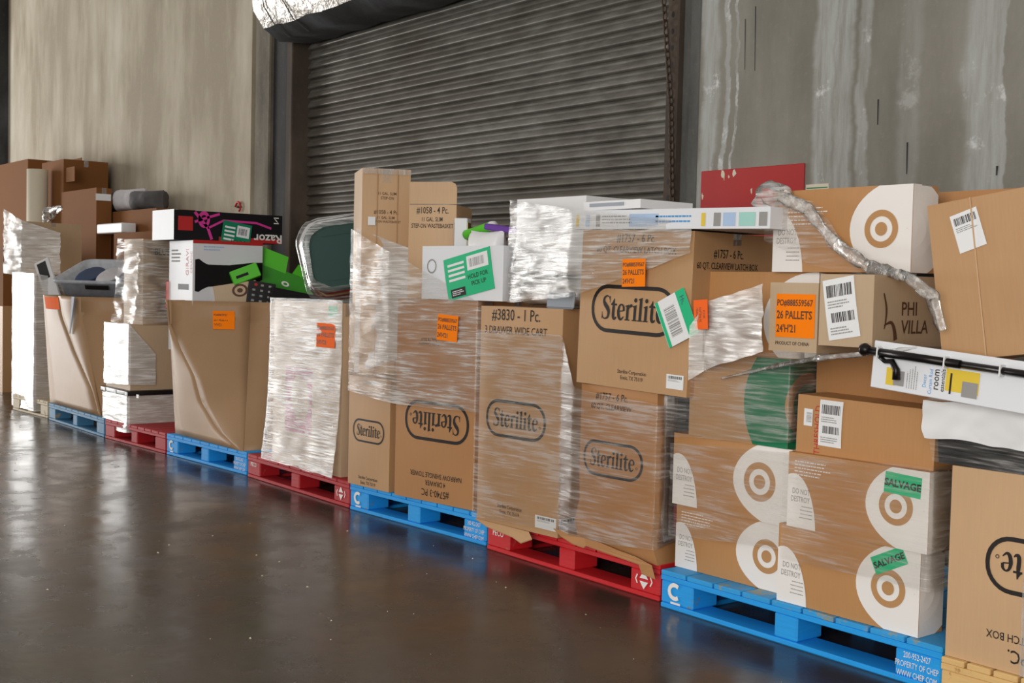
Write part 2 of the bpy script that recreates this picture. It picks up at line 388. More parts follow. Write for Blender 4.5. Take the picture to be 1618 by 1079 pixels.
# the bold serif wordmark, drawn letter by letter (cap height 1)
def glyph(c):
    it = []
    def st(pts, wid, k=5): it.append(strip2d(*smooth_pts(pts, wid, k)))
    def q(*a): it.append(quad2(*a))
    if c == 'S':
        st([(.50,.80),(.44,.93),(.30,.985),(.15,.91),(.11,.76),(.20,.62),(.36,.47),(.45,.31),(.41,.10),(.24,.015),(.10,.06),(.04,.20)],
           [.04,.05,.06,.11,.15,.20,.21,.18,.12,.06,.05,.04]); it.append(([(.47,.98),(.51,.98),(.52,.70),(.49,.70)], [(0,1,2,3)])); it.append(([(.02,.30),(.05,.30),(.06,.0),(.02,.0)], [(0,1,2,3)])); adv = .56
    elif c == 't':
        st([(.20,.88),(.19,.5),(.19,.18),(.24,.06),(.33,.05),(.40,.12)], [.05,.17,.17,.16,.10,.04]); q(.02,.39,.60,.68); it.append(([(.02,.62),(.22,.90),(.22,.62)], [(0,1,2)])); adv = .40
    elif c == 'e':
        st([(.10,.36),(.44,.40)], [.05,.05], 1)
        st([(.44,.40),(.42,.56),(.29,.66),(.16,.58),(.11,.36),(.17,.12),(.30,.03),(.46,.16)], [.13,.12,.06,.11,.17,.16,.10,.04]); adv = .50
    elif c == 'r':
        q(.10,.26,.03,.62); q(.03,.34,0,.05); it.append(([(.03,.62),(.26,.68),(.26,.58),(.03,.58)], [(0,1,2,3)])); st([(.24,.48),(.30,.60),(.38,.64),(.42,.58)], [.04,.09,.13,.16]); adv = .46
    elif c == 'i':
        q(.09,.25,.03,.62); q(.02,.32,0,.05); it.append(([(.03,.62),(.25,.68),(.25,.57),(.03,.57)], [(0,1,2,3)])); it.append(ellipse_ring(.095,.095,0,14,1,.17,.87)); adv = .33
    elif c == 'l':
        q(.09,.25,.03,.93); q(.02,.32,0,.05); it.append(([(.03,.93),(.25,1.0),(.25,.88),(.03,.88)], [(0,1,2,3)])); adv = .33
    return comb(it), adv
def wordmark(w):
    it, x = [], 0
    for c in 'Sterilite':
        g, a = glyph(c); it.append(([(px+x+py*.05, py) for px, py in g[0]], g[1])); x += a
    k = w/x; sh = comb(it); return [((px-x/2)*k, (py-.45)*k*1.08) for px, py in sh[0]], sh[1]
def logo2d(w):
    h = w*.43; o, i = rrect(w, h, h*.48, 7), rrect(w-.07*w, h-.07*w, (h-.07*w)*.47, 7)
    def dense(p):
        q = []
        for a, b in zip(p, p[1:]+p[:1]):
            k = 8 if math.hypot(a[0]-b[0], a[1]-b[1]) > .2*w else 1
            q += [(a[0]+(b[0]-a[0])*j/k, a[1]+(b[1]-a[1])*j/k) for j in range(k)]
        return q
    o, i = dense(o), dense(i); n = len(o)
    ring = (o+i, [(k, (k+1) % n, n+(k+1) % n, n+k) for k in range(n)])
    return comb([ring, wordmark(w*.74), xf(ellipse_ring(.016*w, .016*w, .6, 12, 1), .405*w, -.05*w)])
def barcode2d(w, h, seed=1):
    rnd = random.Random(seed); x = -w/2; it = []
    while x < w/2:
        b = rnd.choice((.6, 1, 1.6, 2.2))*w/46
        it.append(quad2(x, min(x+b, w/2), -h/2, h/2)); x += b+rnd.choice((.7, 1, 1.8))*w/46
    return comb(it)
def lines2d(w, h, n, seed=1, fill=.45, align='L'):
    """rows of copy too small to read in the photograph"""
    rnd = random.Random(seed); it = []
    for r in range(n):
        y = h/2-(r+.5)*h/n; x = -w/2; end = -w/2+w*rnd.uniform(.6, 1)
        while x < end:
            l = rnd.uniform(.03, .11)*w; x1 = min(x+l, end)
            if align == 'R': it.append(quad2(-x1, -x, y-h/n*fill/2, y+h/n*fill/2))
            else: it.append(quad2(x, x1, y-h/n*fill/2, y+h/n*fill/2))
            x += l+.018*w
    return comb(it)
def lines_text(rows, bold=.0, sx=1.0, gap=1.55, align='C'):
    it, y = [], 0
    for s, h in rows:
        it.append(xf(text2d(s, h, bold, sx, align), 0, y-h)); y -= h*gap
    sh = comb(it); cy = y/2+rows[-1][1]*(gap-1)/2
    return [(a, b-cy) for a, b in sh[0]], sh[1]

# ------------------------------------------------------------------ cartons
class Carton:
    pass
def carton(name, label, Yf, yaw, xl, yt, yb, xr, d=None, xs=None, z0=None, z1=None, w=None, mat='kraft', roll=0, bulge=.006,
           flaps=True, tape='tape_clear', cat='box', group=None, open_top=False, x0=None, split='x'):
    """closed corrugated carton; Yf front plane, xl/xr left and right front edge in the picture, yt/yb top and bottom of its left edge"""
    yaw = math.radians(yaw); ym = (yt+yb)/2
    P = at(xl, ym, Yf)
    if x0 is not None: P.x = x0
    zb = zat(P, yb) if z0 is None else z0
    zt = zat(P, yt) if z1 is None else z1
    if w is None:
        Q = hit(xr, ym, P, yaw); w = math.hypot(Q.x-P.x, Q.y-P.y)
    if d is None:
        C = Vector((P.x+w*math.cos(yaw), P.y+w*math.sin(yaw), 0)); Q = hit(xs, ym, C, yaw+math.pi/2); d = math.hypot(Q.x-C.x, Q.y-C.y)
    c = Carton(); c.w, c.d, c.h, c.yaw, c.P, c.zb, c.zt, c.bulge, c.roll = w, d, zt-zb, yaw, P, zb, zt, bulge, roll
    h = c.h; th = .004
    V, F = [], []
    def grid(o, a, b, n, bl, N=8):
        s = len(V)
        for i in range(N+1):
            for j in range(N+1):
                u, v = i/N, j/N; p = Vector(o)+Vector(a)*u+Vector(b)*v+Vector(n)*bl*math.sin(math.pi*u)*math.sin(math.pi*v); V.append(tuple(p))
        for i in range(N):
            for j in range(N):
                q = s+i*(N+1)+j; F.append((q, q+N+1, q+N+2, q+1))
    hh = h-th
    grid((0,0,0),(w,0,0),(0,0,hh),(0,-1,0),bulge); grid((w,0,0),(0,d,0),(0,0,hh),(1,0,0),bulge)
    grid((w,d,0),(-w,0,0),(0,0,hh),(0,1,0),bulge); grid((0,d,0),(0,-d,0),(0,0,hh),(-1,0,0),bulge)
    grid((0,d,0),(w,0,0),(0,-d,0),(0,0,-1),0,1)
    if open_top:
        grid((th,th,hh),(0,0,-hh*.9),(w-2*th,0,0),(0,1,0),0,1); grid((w-th,th,hh),(0,0,-hh*.9),(0,d-2*th,0),(-1,0,0),0,1)
        grid((w-th,d-th,hh),(0,0,-hh*.9),(-w+2*th,0,0),(0,1,0),0,1); grid((th,d-th,hh),(0,0,-hh*.9),(0,-d+2*th,0),(1,0,0),0,1)
        V += [(0,0,hh),(w,0,hh),(w,d,hh),(0,d,hh),(th,th,hh),(w-th,th,hh),(w-th,d-th,hh),(th,d-th,hh)]; n = len(V)-8
        F += [(n,n+1,n+5,n+4),(n+1,n+2,n+6,n+5),(n+2,n+3,n+7,n+6),(n+3,n,n+4,n+7)]
    else: grid((0,0,hh),(w,0,0),(0,d,0),(0,0,1),0,1)
    o = mk(name, V, F, mat, None, True); c.o = o; c.mat = mat
    o.location = (P.x, P.y, zb); o.rotation_euler = (0, math.radians(roll), yaw); tag(o, label, cat, group)
    c.name = name
    if flaps and not open_top:
        g = .002
        if split == 'x':
            bx('top_flap', 0, w, 0, d/2-g, hh, h, mat, o); bx('top_flap', 0, w, d/2+g, d, hh, h, mat, o)
            if tape: bx('tape', .0, w, d/2-.025, d/2+.025, h, h+.0006, tape, o); bx('tape', w+.0005, w+.0012, d/2-.025, d/2+.025, hh-.07, h, tape, o)
        else:
            bx('top_flap', 0, w/2-g, 0, d, hh, h, mat, o); bx('top_flap', w/2+g, w, 0, d, hh, h, mat, o)
            if tape: bx('tape', w/2-.025, w/2+.025, 0, d, h, h+.0006, tape, o); bx('tape', w/2-.025, w/2+.025, -.0012, -.0005, hh-.07, h, tape, o)
    return c
def face_pt(c, face, u, v, off):
    if face == 'F':
        b = c.bulge*math.sin(math.pi*min(1, max(0, u/c.w)))*math.sin(math.pi*min(1, max(0, v/c.h))); return (u, -b-off, v)
    if face == 'R':
        b = c.bulge*math.sin(math.pi*min(1, max(0, u/c.d)))*math.sin(math.pi*min(1, max(0, v/c.h))); return (c.w+b+off, u, v)
    if face == 'T': return (u, v, c.h+off)
def prt(c, name, sh, mat, face='F', u=.5, v=.5, rot=0, off=.0012, clip=None, parent=None, label=None):
    """lay a 2-D shape on a face; u, v are fractions of the face"""
    W = c.w if face != 'R' else c.d; H = c.h if face != 'T' else c.d
    s = xf(sh, u*W, v*H, math.radians(rot))
    if clip: s = clip2(s, 0, W, 0, H)
    if not s[0]: return None
    o = mk(name, [face_pt(c, face, x, y, off) for x, y in s[0]], s[1], mat, c.o)
    if label: o['label'] = label
    return o
def sticker(c, name, w, h, mat, face='F', u=.5, v=.5, rot=0, off=.0016, skew=0.0, items=(), label=None):
    """paper label with its own print as sub-parts"""
    W = c.w if face != 'R' else c.d; n = 6
    vs = []; fs = []
    for i in range(n+1):
        for j in range(n+1): vs.append((-w/2+w*i/n+skew*(j/n-.5)*w, -h/2+h*j/n))
    for i in range(n):
        for j in range(n): q = i*(n+1)+j; fs.append((q, q+n+1, q+n+2, q+1))
    o = prt(c, name, (vs, fs), mat, face, u, v, rot, off, label=label)
    Hh = c.h if face != 'T' else c.d
    for nm, sh, m, du, dv in items:
        s = xf(xf(sh, du*w, dv*h), u*W, v*Hh, math.radians(rot))
        mk(nm, [face_pt(c, face, x, y, off+.0006) for x, y in s[0]], s[1], m, o)
    return o
def po_label(c, w, h, u, v, face='F', rot=0, mat='paper_orange', off=.0016):
    t = lines_text([('PO#888559567', h*.15), ('26 PALLETS', h*.19), ("24'H'21", h*.18)], .022, w/h*.70, 1.7, 'L')
    x0 = min(p[0] for p in t[0]); x1 = max(p[0] for p in t[0]); k = min(1, .94*w/(x1-x0)); t = ([((p[0]-x0)*k-.47*w, p[1]) for p in t[0]], t[1])
    return sticker(c, 'order_label', w, h, mat, face, u, v, rot, off, 0, [('label_lettering', t, 'ink_brown', 0, 0)], 'orange paper order label with black lettering')
def hold_label(c, w, h, u, v, face='F', rot=0, off=.0016, mat='paper_green', flip=0):
    it = [('white_field', quad2(-w*.22, w*.22, -h*.17, h*.17), 'paper_white', .22, .25), ('barcode', barcode2d(w*.3, h*.2, 3), 'ink_grey', .20, .25),
          ('label_lettering', lines_text([('HOLD FOR', h*.11), ('PICK UP', h*.11)], .01, .9), 'ink_black', .2, -.15),
          ('label_stripes', comb([quad2(-w*.2, w*.16, h*(.12*k-.012), h*(.12*k+.045)) for k in range(4)]), 'paper_white', -.22, -.06),
          ('warning_box', quad2(-w*.16, w*.16, -h*.1, h*.1), 'ink_black', -.26, -.36), ('warning_lines', lines2d(w*.26, h*.13, 3, 5), 'paper_white', -.26, -.36)]
    return sticker(c, 'hold_label', w, h, mat, face, u, v, rot, off, 0, it, 'green and white hold label with barcode')
def ship_label(c, w, h, u, v, face='F', rot=0, seed=1, codes=2, off=.0016, skew=0):
    it = [('barcode', barcode2d(w*.8, h*.2, seed), 'ink_black', 0, .30), ('label_lines', lines2d(w*.8, h*.14, 3, seed), 'ink_grey', 0, .08)]
    if codes > 1: it += [('barcode', barcode2d(w*.72, h*.16, seed+5), 'ink_black', .04, -.14), ('label_lines', lines2d(w*.8, h*.14, 3, seed+2), 'ink_grey', 0, -.36)]
    return sticker(c, 'shipping_label', w, h, 'paper_white', face, u, v, rot, off, skew, it, 'white shipping label with barcode')
def bullseye(c, u, v, R, r, disc='ink_white', ring='ink_kraft', side=True, ry=1.0):
    """big disc that wraps the right-hand corner, with two rings on it"""
    rings = comb([ellipse_ring(r, r, .66, 40, 1), ellipse_ring(r*.34, r*.34, 0, 24, 1)])
    for nm, sh, m, off in (('printed_disc', ellipse_ring(R, R*ry, 0, 48, 5), disc, .0010), ('printed_rings', rings, ring, .0018)):
        prt(c, nm, sh, m, 'F', u, v, 0, off, True)
        if side:
            s = clip2(xf(sh, u*c.w-c.w, v*c.h), 0, c.d, 0, c.h)
            if s[0]: mk(nm, [face_pt(c, 'R', a, b, off) for a, b in s[0]], s[1], m, c.o)
def target_disc(c, u=.79, v=.5, k=.385, kr=.112):
    """white disc centred near the corner, so that it wraps on to the end panel; rings on the front"""
    rings = comb([ellipse_ring(kr*c.w, kr*c.w, .66, 40, 1), ellipse_ring(kr*c.w*.36, kr*c.w*.36, 0, 24, 1)])
    bullseye(c, .97, v, k*c.w, .001, ry=.58*c.h/(k*c.w)); prt(c, 'printed_rings', rings, 'ink_kraft', 'F', u, v, 0, .0018, True)
def do_not_destroy(c, k=1.0, h=None):
    H = h or c.h
    prt(c, 'printed_bubble', ellipse_ring(.37*H*k, .74*H, 0, 40, 5, .10*H*k, -.02*H), 'ink_white', 'F', 0, 0, 0, .0010, True)
    t = lines_text([('DO NOT', H*.078), ('DESTROY', H*.078)], 0, 1.0, 1.35, 'R'); tw = max(p[0] for p in t[0])-min(p[0] for p in t[0])
    prt(c, 'printed_lettering', xf(([(a*.31*H*k/tw, b) for a, b in t[0]], t[1]), .375*H*k, .44*H), 'ink_grey', 'F', 0, 0, 0, .0018, True)
    prt(c, 'printed_copy', xf(lines2d(.26*H*k, .2*H, 4, 8, .22, 'R'), .29*H*k, .22*H), 'ink_grey', 'F', 0, 0, 0, .0018, True)

# ------------------------------------------------------------------ stretch film
def film(name, label, path, zt, zb, mat='film', amp=.010, seed=1.0, nu=70, nv=36, cat='stretch film', flare=0.0):
    """clear film hung along an XY path; zt / zb are heights at the path's points"""
    P = [Vector((p[0], p[1])) for p in path]; L = [0]
    for a, b in zip(P, P[1:]): L.append(L[-1]+(b-a).length)
    V, F = [], []
    for i in range(nu+1):
        s = L[-1]*i/nu; k = max(j for j in range(len(L)-1) if L[j] <= s+1e-9); t = (s-L[k])/max(1e-6, L[k+1]-L[k])
        p = P[k].lerp(P[k+1], t); d = (P[k+1]-P[k]).normalized(); n = Vector((d.y, -d.x))
        a = zt[k]*(1-t)+zt[k+1]*t; b = zb[k]*(1-t)+zb[k+1]*t
        for j in range(nv+1):
            v = j/nv; z = b+(a-b)*v
            q = amp*(.5*nz((s, z*2.2, 0), 6, seed)+.35*nz((s*.7, z*5, 1), 9, seed+3)+.3)+flare*(1-v)**3
            q = max(q, .001); V.append((p.x+n.x*q, p.y+n.y*q, z+.006*nz((s, z, 2), 7, seed)))
    for i in range(nu):
        for j in range(nv): q = i*(nv+1)+j; F.append((q, q+nv+1, q+nv+2, q+1))
    o = mk(name, V, F, mat, None, True); tag(o, label, cat); return o
def strand(name, label, pts, rad, mat='film_rope', seed=1.0, seg=9, n=24, flat_k=1.0, cat='stretch film'):
    pts = [Vector(p) for p in pts]; Q, R = [], []
    for i in range(n+1):
        s = i/n*(len(pts)-1); k = min(int(s), len(pts)-2); t = s-k; p = pts[k].lerp(pts[k+1], t*t*(3-2*t))
        r = rad[k]*(1-t)+rad[k+1]*t; Q.append(p); R.append(r*(1+.35*nz(p, 22, seed)))
    rings = []
    for i, p in enumerate(Q):
        t = (Q[min(i+1, n)]-Q[max(i-1, 0)]).normalized(); a = t.cross(Vector((0, 1, 0))).normalized(); b = t.cross(a)
        rings.append([p+(a*math.cos(q)*1.0+b*math.sin(q)*flat_k)*R[i]*(1+.45*nz((p.x+math.cos(q)*.1, p.y+math.sin(q)*.1, p.z), 30, seed+2)) for q in [2*math.pi*k/seg for k in range(seg)]])
    v, f = loft(rings); o = mk(name, v, f, mat, None, True); tag(o, label, cat); return o
def pillow(name, label, loc, w, d, h, mat, yaw=0, roll=0, pitch=0, seed=1.0, cat='package', pinch=.5, amp=.02, n=18, parent=None):
    """soft bag: flattened at the rim, swollen in the middle, creased"""
    V, F = [], []
    for side in (1, -1):
        s = len(V)
        for i in range(n+1):
            for j in range(n+1):
                u, v = 2*i/n-1, 2*j/n-1
                e = max(0, (1-abs(u)**3.2)*(1-abs(v)**3.2))**pinch
                x, z = u*w/2*(1-.06*(1-v*v)*abs(u)), v*h/2*(1-.06*(1-u*u)*abs(v))
                y = side*(d/2*e+amp*e*nz((x, z, side), 9, seed)+amp*.4*e*nz((x, z, side), 26, seed))
                V.append((x, y, z+h/2))
        for i in range(n):
            for j in range(n):
                q = s+i*(n+1)+j; f = (q, q+n+1, q+n+2, q+1); F.append(f if side == -1 else f[::-1])
    o = mk(name, V, F, mat, parent, True); o.location = loc
    o.rotation_euler = (math.radians(pitch), math.radians(roll), math.radians(yaw))
    if label: tag(o, label, cat)
    return o

# ================================================================== the hall
YW = 5.05                                     # face of the back wall
YD = YW+.16                                   # curtain of the roller door, set back in its opening
HALL_H = 6.0
xDL, xDR = at(462, 180, YD).x, at(1060, 180, YD).x
xWL, xWR = at(397, 180, YW).x, at(1104, 180, YW).x
def struct(o): o['kind'] = 'structure'; return o
fl = bx('floor', -34, 7, -9, YW+.6, -.12, 0, 'polished_concrete'); struct(fl)
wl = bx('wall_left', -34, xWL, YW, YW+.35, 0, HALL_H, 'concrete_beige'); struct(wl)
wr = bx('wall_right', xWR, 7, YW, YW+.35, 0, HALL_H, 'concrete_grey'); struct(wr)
# old cracks and nail marks
for px, y0, y1, wpx in ((1388, 157, 197, 3), (1434, 225, 275, 3), (1178, 30, 110, 2), (1194, 10, 112, 2), (1576, 262, 277, 4)):
    P, Q = at(px, y0, YW), at(px-1, y1, YW); w = wpx/2/360
    mk('wall_crack', [(P.x-w, YW-.002, P.z), (P.x+w, YW-.002, P.z), (Q.x+w*.6, YW-.002, Q.z), (Q.x-w*.6, YW-.002, Q.z)], [(0, 3, 2, 1)], 'steel_dark', wr)
zHead = zat(at(470, 40, YW), -10)
struct(bx('wall_header', xWL, xWR, YW+.02, YW+.35, zHead+.15, HALL_H, 'concrete_jamb'))
# left end of the wall: dark steel column
xc = at(13, 150, YW).x
struct(bx('trim_1', xc-1.6, xc, YW-.14, YW+.02, 0, HALL_H, 'steel_dark', bev=.02))
# left jamb: joint gap, concrete pilaster, steel plate, door guide
xj = [at(p, 180, YW).x for p in (397, 404, 427, 455, 463)]
struct(bx('trim_2', xj[0], xj[1], YW+.09, YW+.3, 0, HALL_H, 'steel_dark'))
struct(bx('trim_3', xj[1], xj[2], YW-.01, YW+.3, 0, HALL_H, 'concrete_jamb', bev=.012))
struct(bx('trim_4', xj[2], xj[3], YW+.03, YW+.3, 0, HALL_H, 'steel_dark'))
g1 = struct(bx('trim_5', xj[3], xj[4]+.01, YW-.02, YW+.24, 0, zat(at(460, 60, YW), 58), 'steel_rust', bev=.008))
# right jamb: rusty guide with bolt holes, grey channel
xk = [at(p, 180, YW).x for p in (1056, 1074, 1088, 1104)]
g2 = struct(bx('trim_6', xk[0], xk[1], YW-.03, YW+.3, 0, HALL_H, 'steel_rust', bev=.008))
for i in range(22):
    z = 1.55+i*.095; xm = (xk[0]+xk[1])/2
    me = ellipse_ring(.012, .018, 0, 8, 1); mk('bolt_slot', [(xm+a, YW-.0312, z+b) for a, b in me[0]], me[1], 'ink_black', g2)
struct(bx('trim_7', xk[1], xk[2], YW+.02, YW+.3, 0, HALL_H, 'steel_grey'))
struct(bx('trim_8', xk[2], xk[3], YW-.005, YW+.3, 0, HALL_H, 'steel_grey', bev=.006))
# roller door: one object per slat
door = empty('door_1', ((xDL+xDR)/2, YD, 0)); struct(door)
PITCH = .0845; hw = (xDR-xDL)/2+.03
prof = [(.012, 0), (-.012, .002), (-.025, .008), (-.0255, .016), (-.020, .030), (-.012, .046), (-.006, .052), (.002, .058), (-.001, .066), (.006, .074), (.012, PITCH+.002)]
V = []
for y, z in prof: V += [(-hw, y, z), (hw, y, z)]
sme = bpy.data.meshes.new('slat'); sme.from_pydata(V, [], [(2*i, 2*i+1, 2*i+3, 2*i+2) for i in range(len(prof)-1)]); sme.update()
for p in sme.polygons: p.use_smooth = True
for i in range(46):
    s = link('slat', sme, 'door_slat', door); s.location = (0, 0, .02+i*PITCH)
# coil hood over the door, wrapped in foil sheet
pz = zat(at(470, 50, YW-.3), 44)
hx0, hx1 = at(404, 20, YW-.42).x, xk[3]
hood = empty('trim_9', (hx0, YW, pz)); struct(hood)
sec = [(.10, 0), (-.20, -.02), (-.34, .06), (-.44, .20), (-.47, .38), (-.40, .55), (-.22, .66), (.1, .68)]
rings = []
nx = 44
for i in range(nx+1):
    x = (hx1-hx0)*i/nx
    rings.append([(x, y+.018*nz((x, y, z), 5, 3), z+.018*nz((x, y, z), 6, 8)) for y, z in sec])
v, f = loft([r[2:] for r in rings], closed=False); mk('hood_sheet', v, f, 'crumpled_foil', hood, True)
v, f = loft([r[:3] for r in rings], closed=False); mk('hood_underside', v, f, 'steel_dark', hood, True)
mk('hood_end', [(0, y, z) for y, z in sec], [tuple(range(len(sec)))], 'steel_rust', hood)
for x in (.20, .52):
    vs = []
    for y, z in sec[1:]: vs += [(x, y*1.015-.006, z), (x+.02, y*1.015-.006, z)]
    mk('hood_strap', vs, [(2*i, 2*i+1, 2*i+3, 2*i+2) for i in range(len(sec)-2)], 'steel_dark', hood)
zl = zat(at(470, 50, YW-.02), 50)
bx('hood_lip', .30, hx1-hx0, -.10, .12, zl-pz-.02, zl-pz+.05, 'steel_grey', hood, .01)
# hand chain by the right guide
ch = empty('hoist_chain', (at(1046, 10, YW-.06).x, YW-.06, 1.6))
lm = bpy.data.meshes.new('chain')
V, F = [], []
A, B = at(1046, -40, YW-.06), at(1060, 165, YW-.05); B2 = at(1062, 345, YW-.05)
def linkring(c, t, up, L=.052, W=.030, r=.0055):
    s = len(V); side = t.cross(up).normalized(); N, m = 10, 5
    for i in range(N):
        a = 2*math.pi*i/N; ctr = c+t*math.cos(a)*L/2+side*math.sin(a)*W/2; o = (t*math.cos(a)*.6+side*math.sin(a)).normalized()
        for j in range(m):
            b = 2*math.pi*j/m; V.append(tuple(ctr+o*math.cos(b)*r+up*math.sin(b)*r))
    for i in range(N):
        for j in range(m): F.append((s+i*m+j, s+((i+1) % N)*m+j, s+((i+1) % N)*m+(j+1) % m, s+i*m+(j+1) % m))
for a, b in ((A, B), (B, B2)):
    L = (b-a).length; n = int(L/.043); t = (b-a).normalized()
    for i in range(n):
        up = Vector((0, -1, 0)) if i % 2 else Vector((1, 0, 0)); up = (up-t*up.dot(t)).normalized(); linkring(a+t*(i+.5)*L/n-ch.location, t, up)
o = mk('chain_links', V, F, 'chain_steel', ch, True)
tag(ch, 'rusty hand chain hanging beside the right guide of the roller door', 'chain')
# red placard and the paper strip behind the cartons
a, b = at(1110, 271, YW), at(1273, 258, YW)
pl = bx('red_placard', 0, b.x-a.x, -.012, 0, 0, .62, 'red_paint', bev=.003); pl.location = (a.x, YW, a.z-.62)
tag(pl, 'chipped red painted panel on the grey wall beside the door', 'panel')
rnd = random.Random(4); pw = b.x-a.x
for u, v, s in ((.235, .95, .030), (.345, .955, .022), (.29, .93, .010), (.52, .80, .016), (.02, .78, .016), (.40, .42, .02), (.46, .40, .015)):
    pts = [(u*pw+s*(.15+.6*rnd.random())*math.cos(k*.785), v*.62+s*(.3+1.3*rnd.random())*math.sin(k*.785)) for k in range(8)]
    mk('bare_patch', [(x, -.0128, z) for x, z in pts], [tuple(range(8))], 'paper_cream', pl)
a, b = at(1274, 292, YW), at(1310, 292, YW)
pp = bx('paper_notice', 0, b.x-a.x, -.004, 0, 0, .2, 'paper_cream'); pp.location = (a.x, YW, a.z-.2)
tag(pp, 'small cream paper notice on the wall next to the red panel', 'notice')
bx('green_stripe', .006, b.x-a.x-.006, -.0046, -.004, .178, .184, 'ink_green', pp)
hk = at(379, 327, YW)
ho = tube('wall_hook', [(.05*math.cos(a), -.02, .045*math.sin(a)) for a in [math.radians(-60+i*30) for i in range(9)]], .011, 'ink_red', None, 8); ho.location = (hk.x, YW, hk.z); tag(ho, 'small red hook on the pale wall above the black scooter carton', 'hook')
tube('hook_plate', [(0, -.03, 0), (0, 0, 0)], .012, 'steel_rust', ho, 8)
# crumbs on the floor
V, F = [], []
rnd = random.Random(11)
for i in range(150):
    x, y = rnd.uniform(-9, -.6), rnd.uniform(.9, 3.2); s = rnd.choice((.002, .003, .004, .007))
    k = len(V); a = rnd.random()*3
    V += [(x+s*math.cos(a), y+s*math.sin(a), 0.0005), (x-s*math.sin(a)*.6, y+s*math.cos(a)*.6, 0.0005), (x-s*.8*math.cos(a), y-s*.7*math.sin(a), .0005), (x+s*math.sin(a)*.5, y-s*math.cos(a)*.6, .0005), (x, y, s*.7)]
    F += [(k, k+1, k+4), (k+1, k+2, k+4), (k+2, k+3, k+4), (k+3, k, k+4)]
tag(mk('floor_crumbs', V, F, 'paper_cream'), 'tiny pale crumbs scattered over the dark floor', 'debris', kind='stuff')

# ================================================================== pallets
class Pal: pass
def pallet(label, p0, p1, mat, top=None, depth=1.016, h=.144, marks=None, cat='pallet', z0=0, mid=True):
    A, B = ground(*p0), ground(*p1); w = (B-A).length; yaw = math.atan2(B.y-A.y, B.x-A.x)
    r = empty('pallet', (A.x, A.y, 0), yaw); tag(r, label, cat)
    top = top or mat; t = .019; nb = 9; gap = .009; bw = (w-gap*(nb-1))/nb
    for i in range(nb): bx('deck_board', i*(bw+gap), i*(bw+gap)+bw, 0, depth, h-t, h, top, r, .003)
    for y in (0, depth/2-.05, depth-.1): bx('stringer_board', 0, w, y, y+.10, h-2*t, h-t, mat, r, .002)
    bwid = (.165, .10, .165)
    for xi, x in enumerate((0, w/2-.05, w-.165)):
        for yi, y in enumerate((0, depth/2-.07, depth-.14)): bx('block', x, x+bwid[xi], y+.002, y+.14, t, h-2*t, mat, r, .006)
    for y in (0, depth/2-.06, depth-.12): bx('bottom_board', 0, w, y, y+.12, 0, t, mat, r, .004)
    for x in (0, w-.12): bx('bottom_board', x, x+.12, .12, depth-.12, 0, t, mat, r, .004)
    p = Pal(); p.r, p.w, p.yaw, p.A, p.B, p.z = r, w, yaw, A, B, h
    def front(sh, x, z, m, nm='stencil'): mk(nm, [(x+a, -.0012, z+b) for a, b in sh[0]], sh[1], m, r)
    if marks == 'blue':
        front(comb([strip2d([(.028*math.cos(a), .026*math.sin(a)) for a in [math.radians(50+d*26) for d in range(11)]], .016), quad2(-.02, .03, -.048, -.040)]), .075, .072, 'ink_white')
        front(lines_text([('200-952-2427', .020), ('PROPERTY OF CHEP', .020), ('WWW CHEP COM', .020)], 0, .62, 1.5), w-.085, .062, 'ink_white', 'stencil_lettering')
    if marks == 'red':
        q = .024
        front(comb([([(-q, .006), (q, .006), (0, .036)], [(0, 1, 2)]), ([(-q, -.006), (0, -.036), (q, -.006)], [(0, 1, 2)]), strip2d([(-.036, .018), (-.046, 0), (-.036, -.018)], .006), strip2d([(.036, .018), (.046, 0), (.036, -.018)], .006)]), w-.085, .068, 'ink_white')
        front(xf(text2d('PECO', .026, .01, .9), 0, 0), .085, .075, 'ink_white', 'stencil_lettering')
    return p
def pf(p, px):
    """front edge of a pallet at picture column px"""
    return p.A.y+(p.B.y-p.A.y)*min(1, max(0, (at(px, 800, p.A.y).x-p.A.x)/(p.B.x-p.A.x)))
P0 = pallet('bleached bare wood pallet at the far left under white wrapped stack', (20, 647), (75, 661), 'pallet_bleached')
P1 = pallet('worn pale blue pallet under the split bulk bin', (77, 663), (164, 691), 'pallet_blue_worn', marks=None)
P2 = pallet('red pallet under the white wrapped boxes with the black tray', (166, 692), (261, 717), 'pallet_red')
P3 = pallet('blue pallet under the tall bulk bin of green and black goods', (263, 717.5), (389, 751), 'pallet_blue', marks='blue')
P4 = pallet('red pallet under the film wrapped box with teal tote on top', (391, 753), (551, 803), 'pallet_red', marks='red')
P5 = pallet('blue pallet under the narrow shingle tower carton', (552.5, 804.5), (767, 863), 'pallet_blue', marks='blue')
P6 = pallet('bright red pallet under crushed carton flaps', (769, 867), (1041, 951), 'pallet_red_bright', marks='red')
P7 = pallet('large bright blue pallet carrying the bullseye cartons', (1043, 958), (1486, 1097), 'pallet_blue', 'pallet_blue_top', marks='blue')
_a = ground(1484, 1046, .144)
P8 = Pal()
P8 = pallet('unpainted yellow pine pallet at the right edge', (1484, 1112), (1900, 1241), 'pallet_pine')

# ================================================================== loads
def cor(c, k, off=.010, z=0):
    x = -off if k[1] == 'L' else c.w+off; y = -off if k[0] == 'F' else c.d+off
    ca, sa = math.cos(c.yaw), math.sin(c.yaw); return (c.P.x+x*ca-y*sa, c.P.y+x*sa+y*ca)
def steri(c, k=.62, u=.5, v=.5, face='F', rot=0):
    W = c.w if face == 'F' else c.d; prt(c, 'printed_logo', logo2d(k*W), 'ink_black', face, u, v, rot)
def lett(c, rows, u, v, face='F', rot=0, bold=.006, sx=.82, mat='ink_black', gap=1.5, align='C'):
    prt(c, 'printed_lettering', lines_text(rows, bold, sx, gap, align), mat, face, u, v, rot)
ZP = .145

